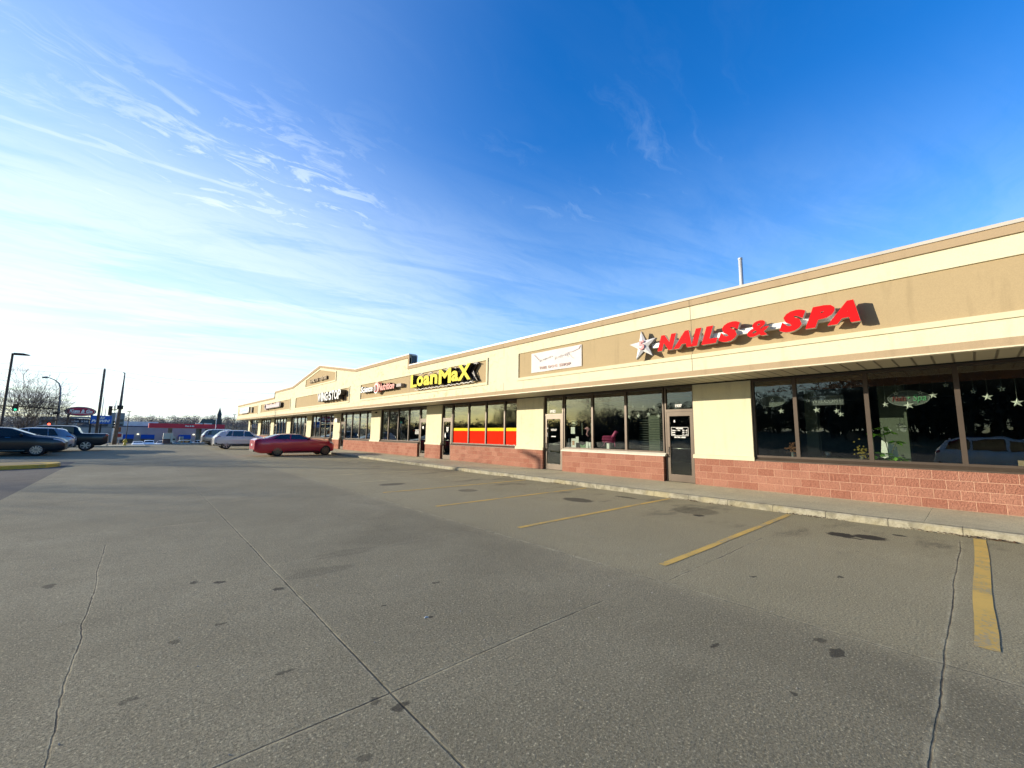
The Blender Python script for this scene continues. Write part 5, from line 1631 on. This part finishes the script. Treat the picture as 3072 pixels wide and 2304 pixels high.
# wires strung between the poles
def wire_line(p0, p1, sag, label):
    q = MB(); pts = []
    for k in range(25):
        u = k / 24; pts.append((p0[0] + (p1[0] - p0[0]) * u, p0[1] + (p1[1] - p0[1]) * u, p0[2] + (p1[2] - p0[2]) * u - sag * 4 * u * (1 - u)))
    q.tube(pts, 0.008, 5)
    q.build('overhead_wire', mat('wire_black', (0.05, 0.05, 0.05), 0.6), label=label, cat='wire', group='overhead wires')
wire_line((-30, 74, 9.6), (-3.75, 70, 8.9), .5, 'topmost thin wire running left from the wooden pole top')
wire_line((-3.75, 70, 8.9), (14, 62, 8.3), .7, 'topmost thin wire sloping right from the wooden pole top towards the shops')
wire_line((-30, 74, 9.0), (-3.75, 70, 8.25), .5, 'second wire running left from just below the wooden pole top')
wire_line((-3.75, 70, 8.25), (-1.58, 57, 6.9), .05, 'short thick wire between the two utility poles')
wire_line((-1.58, 57, 6.9), (14.5, 50, 5.9), .5, 'second wire sloping right from the thinner pole')
wire_line((-30, 74, 7.2), (-3.75, 70, 7.0), .3, 'lowest wire running left from the wooden pole')
wire_line((-3.75, 70, 7.0), (14, 62, 5.7), .4, 'lowest wire sloping right from the wooden pole')

# gas station pylon sign
t = thing('gas_station_sign', (-8.3, 110, GZ), 'oval maroon gas station sign on two dark posts over a price board', 'sign')
mar = mat('maroon_sign_face', (0.46, 0.025, 0.065), 0.5)
q = MB()
def ell(q, cx, cz, rx, rz_, y0, y1, mi): q.prism([(cx + rx * math.cos(k * PI / 24), cz + rz_ * math.sin(k * PI / 24)) for k in range(48)], 1, y0, y1, mi)
ell(q, -8.32, 4.79, 2.06, .88, 109.9, 110.5, 2); ell(q, -8.32, 4.79, 1.98, .82, 109.86, 109.95, 1); ell(q, -8.32, 4.79, 1.86, .73, 109.82, 109.9, 0)
q.build('oval_panel', [mar, mat('sign_white_edge', (0.62, 0.60, 0.56), 0.5), trim_m], t)
q = MB(); text_y(q, 'Kum & Go', -9.72, -6.72, 4.50, 5.16, 109.77, 109.82, shear=.2, bold=.05)
q.box(-9.45, -7.05, 109.77, 109.82, 4.36, 4.43)
q.build('lettering', mat('sign_white_letter', (0.85, 0.84, 0.80), 0.5), t)
q = MB(); q.box(-9.95, -9.65, 109.95, 110.2, GZ, 4.3); q.box(-6.95, -6.65, 109.95, 110.2, GZ, 4.3); q.build('post', trim_m, t)
q = MB(); q.box(-9.6, -7.0, 109.9, 110.1, 2.62, 3.45); q.build('price_board', mat('navy_board', (0.012, 0.018, 0.040), 0.5), t)
q = MB(); text_y(q, '288', -9.35, -8.35, 2.80, 3.12, 109.86, 109.9, bold=.03); text_y(q, '338', -8.1, -7.15, 2.80, 3.12, 109.86, 109.9, bold=.03); q.build('price_digits', mat('dim_white_digit', (0.42, 0.44, 0.48), 0.5), t)
q = MB(); q.box(-9.6, -7.0, 109.92, 110.08, 3.50, 3.85); q.build('header_panel', mat('grey_header', (0.35, 0.36, 0.34), 0.5), t)
t = thing('pawn_shop_sign', (-5.5, 110, GZ), 'blue rectangular sign reading EZ PAWN beside the oval maroon sign', 'sign')
blue_s = mat('blue_sign_face', (0.008, 0.12, 0.52), 0.45)
q = MB(); q.box(-6.85, -4.04, 109.8, 110.2, 2.62, 4.12); q.build('panel', blue_s, t)
q = MB(); text_y(q, 'EZ', -5.62, -4.90, 3.52, 3.92, 109.74, 109.8, shear=.25, bold=.05); text_y(q, 'PAWN', -6.75, -4.25, 2.88, 3.38, 109.74, 109.8, shear=.25, bold=.06); q.build('lettering', mat('sign_white_letter', (0.85, 0.84, 0.80), 0.5), t)
q = MB(); q.box(-5.55, -5.3, 109.9, 110.1, GZ, 2.65); q.build('post', trim_m, t)

# pawn shop building
t = thing('pawn_shop', (8, 170, GZ), 'long low grey shop with blue awnings and a pale sign parapet behind the gas station', 'building')
gw = mat('grey_block_wall', (0.46, 0.465, 0.45), 0.9, var=0.1, vscale=.4)
q = MB(); q.box(-5.0, 15.8, 165, 180, GZ - .5, 2.35); q.build('wall', gw, t)
q = MB(); q.box(-5.1, 15.9, 164.9, 180, 2.35, 2.62); q.build('roof_edge', mat('navy_roof_edge', (0.012, 0.025, 0.10), 0.5), t)
q = MB(); q.box(-3.4, 4.2, 165.1, 166.0, 2.60, 3.95); q.build('sign_parapet', mat('pale_parapet', (0.72, 0.77, 0.82), 0.8, var=.15, vscale=.6), t)
aw = mat('blue_awning_cloth', (0.008, 0.10, 0.44), 0.6)
for (a, b_) in ((-3.8, -0.9), (0.6, 3.65), (9.3, 12.3)):
    q = MB(); q.prism([(164.0, -1.15), (164.0, -.85), (165.0, .12), (165.0, -1.15)], 0, a, b_); q.build('awning', aw, t)
    q = MB(); q.box(a + .1, b_ - .1, 164.93, 165.02, -2.3, -1.2); q.build('window', mat('dark_shop_window', (0.05, 0.06, 0.07), 0.2), t)
for x in (0.0 - .1, 13.0):
    q = MB(); q.box(x - .22, x + .22, 164.8, 165, .12, .36); q.build('wall_lamp', mat('lit_wall_lamp', (0.7, 0.7, 0.5), 0.5, emis=(1, .95, .7, 1), estr=1.5), t)
# gas canopy
t = thing('gas_canopy', (10.5, 152, GZ), 'long flat dark red gas station canopy on stone columns', 'canopy')
redc = mat('maroon_canopy_fascia', (0.58, 0.025, 0.055), 0.55)
q = MB(); q.box(1.9, 19.05, 150, 157, 2.12, 3.38); q.build('roof', redc, t)
q = MB(); q.box(2.2, 18.8, 150.3, 156.7, 2.05, 2.12); q.build('ceiling', mat('pale_canopy_ceiling', (0.6, 0.6, 0.6), 0.7), t)
q = MB(); text_y(q, 'Kum & Go', 9.7, 11.75, 2.55, 3.0, 149.9, 150.0, shear=.2, bold=.05); q.build('lettering', mat('sign_white_letter', (0.85, 0.84, 0.80), 0.5), t)
stone = mat('brown_stone_column', (0.20, 0.17, 0.14), 0.9, var=.4, vscale=2)
for (a, b_, y) in ((6.1, 7.0, 151), (12.4, 13.1, 151), (13.5, 14.1, 156)):
    q = MB(); q.box(a, b_, y, y + .8, GZ, 2.1); q.build('column', stone, t)
for (a, b_) in ((11.9, 13.6), (14.0, 15.8)):
    q = MB(); q.tube([(a, 149.7, 3.50), (b_, 149.7, 3.50)], .14, 10); q.build('top_lamp', white_plastic, t)
for i, x in enumerate((7.6, 9.3)):
    t = thing('fuel_pump', (x, 152.5, GZ), ('left', 'right')[i] + ' pale fuel pump beside the canopy column', 'fuel pump')
    q = MB(); q.box(x - .45, x + .45, 152.2, 152.9, GZ, GZ + 1.9); q.box(x - .5, x + .5, 152.15, 152.95, GZ + 1.9, GZ + 2.2); q.build('cabinet', mat('pale_pump_body', (0.38, 0.40, 0.38), .6), t)
    q = MB(); q.box(x - .3, x + .3, 152.17, 152.2, GZ + 1.2, GZ + 1.6); q.build('screen', trim_m, t)
# lot lamps in the distance
for (x, y, zt, wd_, lab) in ((-2.02, 130, 5.66, .36, 'slim twin headed lot lamp before the grey pawn shop'), (17.02, 120, 5.45, .34, 'slim twin headed lot lamp right of the church spire')):
    t = thing('lot_lamp', (x, y, GZ), lab, 'street lamp')
    q = MB(); q.tube([(x, y, GZ), (x, y, zt)], [.09, .06], 8); q.build('pole', dark_pole, t)
    q = MB(); q.box(x - wd_, x + wd_, y - .15, y + .15, zt - .04, zt + .10); q.build('lamp_head', dark_pole, t)
t = thing('white_post', (10.1, 90, GZ), 'thin white post standing before the red canopy', 'post')
q = MB(); q.tube([(10.1, 90, GZ), (10.1, 90, 3.55)], .055, 8); q.build('shaft', white_plastic, t); q = MB(); q.tube([(9.7, 90, 3.55), (10.15, 90, 3.6)], .05, 8); q.build('arm', white_plastic, t)
for i, (x, zt) in enumerate(((-30.0, 34.5), (-20.4, 31.5), (-27.5, 24))):
    q = MB(); q.tube([(x, 600, 0), (x, 600, zt)], [.55, .3], 4); q.build('radio_mast', mat('far_mast', (0.35, 0.35, 0.36), .8), label=('tallest', 'middle', 'shortest')[i] + ' thin radio mast on the far hill', cat='mast', group='radio masts')
# church
t = thing('church', (40, 400, 2), 'dark stone church with a pointed steeple on the horizon', 'church')
st_m = mat('dark_stone', (0.10, 0.095, 0.09), .9, var=.2, vscale=.3)
q = MB(); q.box(44.9, 48.6, 400, 404, -2, 9.5); q.box(45.5, 48.0, 400.5, 403.4, 9.5, 13.6); q.build('tower', st_m, t)
q = MB()
def pyr(q, x0, x1, y0, y1, z0, z1):
    c = ((x0 + x1) / 2, (y0 + y1) / 2, z1)
    b_ = [(x0, y0, z0), (x1, y0, z0), (x1, y1, z0), (x0, y1, z0)]
    for k in range(4): q.face([b_[k], b_[(k + 1) % 4], c])
pyr(q, 45.2, 48.3, 400.2, 403.7, 13.6, 20.2)
for (x, y) in ((44.9, 400), (48.0, 400)): pyr(q, x, x + .6, y, y + .6, 9.5, 11.6)
q.build('spire', mat('slate_spire', (0.07, 0.08, 0.085), .7), t)
q = MB(); q.prism([(33.8, 5.8), (44.9, 5.8), (44.6, 10.4), (36.0, 10.4)], 1, 401, 410); q.build('roof', mat('slate_roof', (0.09, 0.12, 0.12), .7), t)
q = MB(); q.box(33.9, 44.9, 401.3, 409.7, -2, 5.8); q.build('nave_wall', st_m, t)
# grey office building and low sheds left of the signs
t = thing('office_block', (-21, 205, GZ), 'plain grey office block behind the bare tree and oval sign', 'building')
q = MB(); q.box(-24, -16.5, 200, 212, GZ - 1, 5.3); q.build('wall', mat('grey_office_wall', (0.26, 0.27, 0.27), .9), t)
q = MB()
for k in range(3):
    q = MB(); q.box(-23.5, -20.6, 199.9, 200.0, .4 + 1.55 * k, 1.2 + 1.55 * k); q.build('window_band', mat('dark_shop_window', (0.05, 0.06, 0.07), 0.2), t)
t = thing('warehouse', (-12, 185, GZ), 'low pale warehouse between the oval sign posts', 'building')
q = MB(); q.box(-17, -6.3, 180, 190, GZ - 1, 1.9); q.build('wall', mat('pale_warehouse_wall', (0.42, 0.43, 0.42), .9), t)
q = MB(); q.box(-17.1, -6.2, 179.9, 190, 1.9, 2.2); q.build('roof_edge', mat('grey_roof_edge', (.25, .25, .25), .8), t)
t = thing('silo', (-6.1, 200, GZ), 'tall narrow grey grain tower right of the blue pawn sign', 'building')
q = MB(); q.box(-8.1, -4.2, 200, 204, GZ - 1, 7.3); q.build('wall', mat('grey_office_wall', (0.26, 0.27, 0.27), .9), t)
q = MB()
for k in range(3):
    q = MB(); q.box(-5.2, -4.4, 199.9, 200, 1.0 + 1.6 * k, 1.9 + 1.6 * k); q.build('window', mat('dark_shop_window', (0.05, 0.06, 0.07), 0.2), t)
t = thing('small_sign', (-2.4, 90, GZ), 'small orange and brown roadside sign near the leaning pole', 'sign')
q = MB(); q.box(-2.95, -2.1, 90, 90.1, 1.2, 1.95); q.build('panel', mat('orange_brown_panel', (.35, .12, .04), .6), t); q = MB(); q.tube([(-2.5, 90.05, GZ), (-2.5, 90.05, 1.3)], .05, 6); q.build('post', trim_m, t)
t = thing('small_sign', (-2.0, 80, GZ), 'small red and white roadside sign behind the pickup tail', 'sign')
q = MB(); q.prism([(-2.7, .75), (-2.4, .55), (-1.75, .55), (-1.75, 1.0), (-2.6, 1.05)], 1, 80, 80.08); q.build('panel', mat('red_panel', (.5, .06, .04), .6), t)
q = MB(); q.box(-2.3, -1.6, 80.1, 80.2, .2, 1.1); q.build('white_panel', white_plastic, t); q = MB(); q.tube([(-1.95, 80.2, GZ), (-1.95, 80.2, .3)], .05, 6); q.build('post', trim_m, t)

# ------------------------------------------------------------------ trees
bark = mat('grey_brown_bark', (0.085, 0.068, 0.060), 0.95, var=0.3, vscale=4)
twig_m = mat('fine_twigs', (0.105, 0.085, 0.078), 0.95)


def bare_tree(base, height, spread, seed, label, levels=6, trunk_r=0.22, group=None, crown_r=3.6, twig_r=0.010, name='bare_tree'):
    rnd = random.Random(seed)
    t = thing(name, base, label, 'tree', group)
    tq, cq = MB(), MB()

    def grow(p, d, L, r_, lev):
        n_ = 4 if lev < 3 else 2
        pts, rr = [p], [r_]
        q_ = p
        for k in range(n_):
            d = (d + Vector((rnd.gauss(0, .09), rnd.gauss(0, .09), rnd.gauss(0.03, .06)))).normalized()
            q_ = q_ + d * (L / n_); pts.append(q_); rr.append(r_ * (1 - .38 * (k + 1) / n_))
        (tq if lev < 2 else cq).tube(pts, [max(twig_r, v_) for v_ in rr], 8 if lev < 2 else (5 if lev < 4 else 3), cap=False)
        if lev >= levels: return
        nb = rnd.choice((3, 4)) if lev < 3 else (3 if lev < 5 else 2)
        if lev == 0: nb = 6
        for k in range(nb):
            a = 2 * PI * (k + rnd.random() * .6) / nb
            ang = rnd.uniform(.45, 1.10) if lev == 0 else rnd.uniform(.20, .75)
            o_ = d.orthogonal().normalized(); o2 = d.cross(o_)
            nd = (d * math.cos(ang) + (o_ * math.cos(a) + o2 * math.sin(a)) * math.sin(ang) * spread).normalized()
            i_ = len(pts) - 1 if (k < 2 or lev == 0) else rnd.randrange(1, len(pts))
            grow(pts[i_], nd, L * rnd.uniform(.70, .88) * (1.25 if lev == 0 else 1), rr[i_] * (.60 if lev else .50), lev + 1)
        if lev == 0:
            grow(pts[-1], (d + Vector((.12, .05, 0))).normalized(), L * 1.3, rr[-1] * .6, 1)

    b0 = Vector(base)
    grow(b0 - Vector((0, 0, .1)), Vector((0, 0, 1)), height * .19, trunk_r, 0)
    zt_ = max(v[2] for v in cq.v) - base[2]
    rs_ = sorted(math.hypot(v[0] - base[0], v[1] - base[1]) for v in cq.v)[int(len(cq.v) * .985)]
    for m__ in (tq, cq):
        m__.v = [(base[0] + (v[0] - base[0]) * crown_r / rs_, base[1] + (v[1] - base[1]) * crown_r / rs_, base[2] + (v[2] - base[2]) * height / zt_) for v in m__.v]
    tq.build('trunk', bark, t); cq.build('crown', twig_m, t)
    return t


def fit_tree(**kw): return bare_tree(**kw)


bare_tree((-10.1, 75, -1.0), 10.3, 1.15, 4, 'big bare winter tree with a round twiggy crown behind the dark cars at the left', levels=7, trunk_r=.30, crown_r=4.3, twig_r=0.012)
# bare trees on the near side street: seen in the shop glass and as streaky shadows on the lot
bare_tree((-16.5, 46, 0), 9.5, 1.1, 9, 'bare tree beyond the left edge, reflected in the shop glass', levels=6, trunk_r=.26, crown_r=4.2, group='bare trees left of the lot')
bare_tree((-24, 38, 0), 9.0, 1.1, 12, 'bare tree by the street, reflected in the dog shop window', levels=6, trunk_r=.26, crown_r=4.2, group='bare trees left of the lot')
bare_tree((-26, 60, 0), 10, 1.1, 15, 'bare tree farther up the street beyond the left edge', levels=7, trunk_r=.28, crown_r=4.4, group='bare trees left of the lot')

# wooded hills: far bare woods that read as one mass
def woods(name, pts, m_, faces=90, fs=(0.5, 1.3)):
    rnd = random.Random(99)
    q = MB()
    for (x, y, r_, h_) in pts:
        z0 = gz(x, y)
        q.tube([(x, y, z0 - .5), (x, y, z0 + h_ * .5)], [.22, .08], 4, cap=False)
        for k in range(faces):
            u = rnd.random() ** .5; th = rnd.uniform(0, 6.283); v = rnd.uniform(-1, 1)
            rr = r_ * u * math.sqrt(max(0, 1 - v * v))
            c = Vector((x + rr * math.cos(th), y + rr * math.sin(th), z0 + h_ * .56 + v * h_ * .46))
            s = rnd.uniform(*fs)
            d1 = Vector((rnd.gauss(0, 1), rnd.gauss(0, 1), rnd.gauss(0.6, 1))).normalized() * s
            d2 = Vector((rnd.gauss(0, 1), rnd.gauss(0, 1), rnd.gauss(0, 1))).normalized() * s * .35
            q.face([c - d1, c + d2, c + d1])
    q.build(name, m_, kind='stuff')


wood_a = mat('far_winter_woods', (0.24, 0.20, 0.185), 0.95, var=.35, vscale=.06)
wood_b = mat('near_evergreen_scrub', (0.028, 0.032, 0.022), 0.95, var=.4, vscale=.15)
rn = random.Random(8)
pts = []
for k in range(800):
    a = R(rn.uniform(-14, 24)); d = rn.uniform(430, 640)
    pts.append((d * math.sin(a), d * math.cos(a), rn.uniform(3, 6), rn.uniform(5, 10)))
woods('wooded_hills', pts, wood_a, 110, (.4, 1.1))
pts = []
for k in range(520):
    y = rn.uniform(-75, 190); x = rn.uniform(-84, -56)
    if y > 5: x = rn.uniform(-92, -66)
    pts.append((x, y, rn.uniform(3, 5), rn.uniform(7, 11) * (1.9 if y < 12 else .85)))
for k in range(300):
    pts.append((rn.uniform(-82, -58), rn.uniform(-75, 16), rn.uniform(3.5, 5), rn.uniform(12, 17)))
woods('roadside_woods', pts, wood_b, 330, (.28, .75))
pts = []
for k in range(260):
    a = R(rn.uniform(-75, -14)); d = rn.uniform(300, 420)
    pts.append((d * math.sin(a), d * math.cos(a), rn.uniform(4, 7), rn.uniform(7, 11)))
woods('wooded_ridge', pts, wood_a, 110, (.5, 1.4))
# low house among the hill trees
rn = random.Random(31)
for k in range(9):
    a = R(rn.uniform(-6, 9)); d = rn.uniform(400, 470)
    x, y = d * math.sin(a), d * math.cos(a); z0 = gz(x, y)
    t = thing('hillside_house', (x, y, z0), '%s small pale house counted from the left on the wooded hill' % ordn[k], 'house', 'houses on the hill')
    t['_az'] = a
    q = MB(); q.box(x - 5, x + 5, y, y + 7, z0 - 2, z0 + 3.2); q.build('wall', mat('pale_house_wall', (.34, .34, .34), .9), t)
    q = MB(); q.prism([(x - 5.4, z0 + 3.2), (x + 5.4, z0 + 3.2), (x, z0 + 5.8)], 1, y - .3, y + 7.3); q.build('roof', mat('dark_house_roof', (.10, .10, .11), .9), t)
hs = sorted([o for o in bpy.data.objects if o.get('_az') is not None], key=lambda o: o['_az'])
for i, o in enumerate(hs):
    o['label'] = '%s small pale house from the left on the far wooded hill' % ordn[i]
    del o['_az']
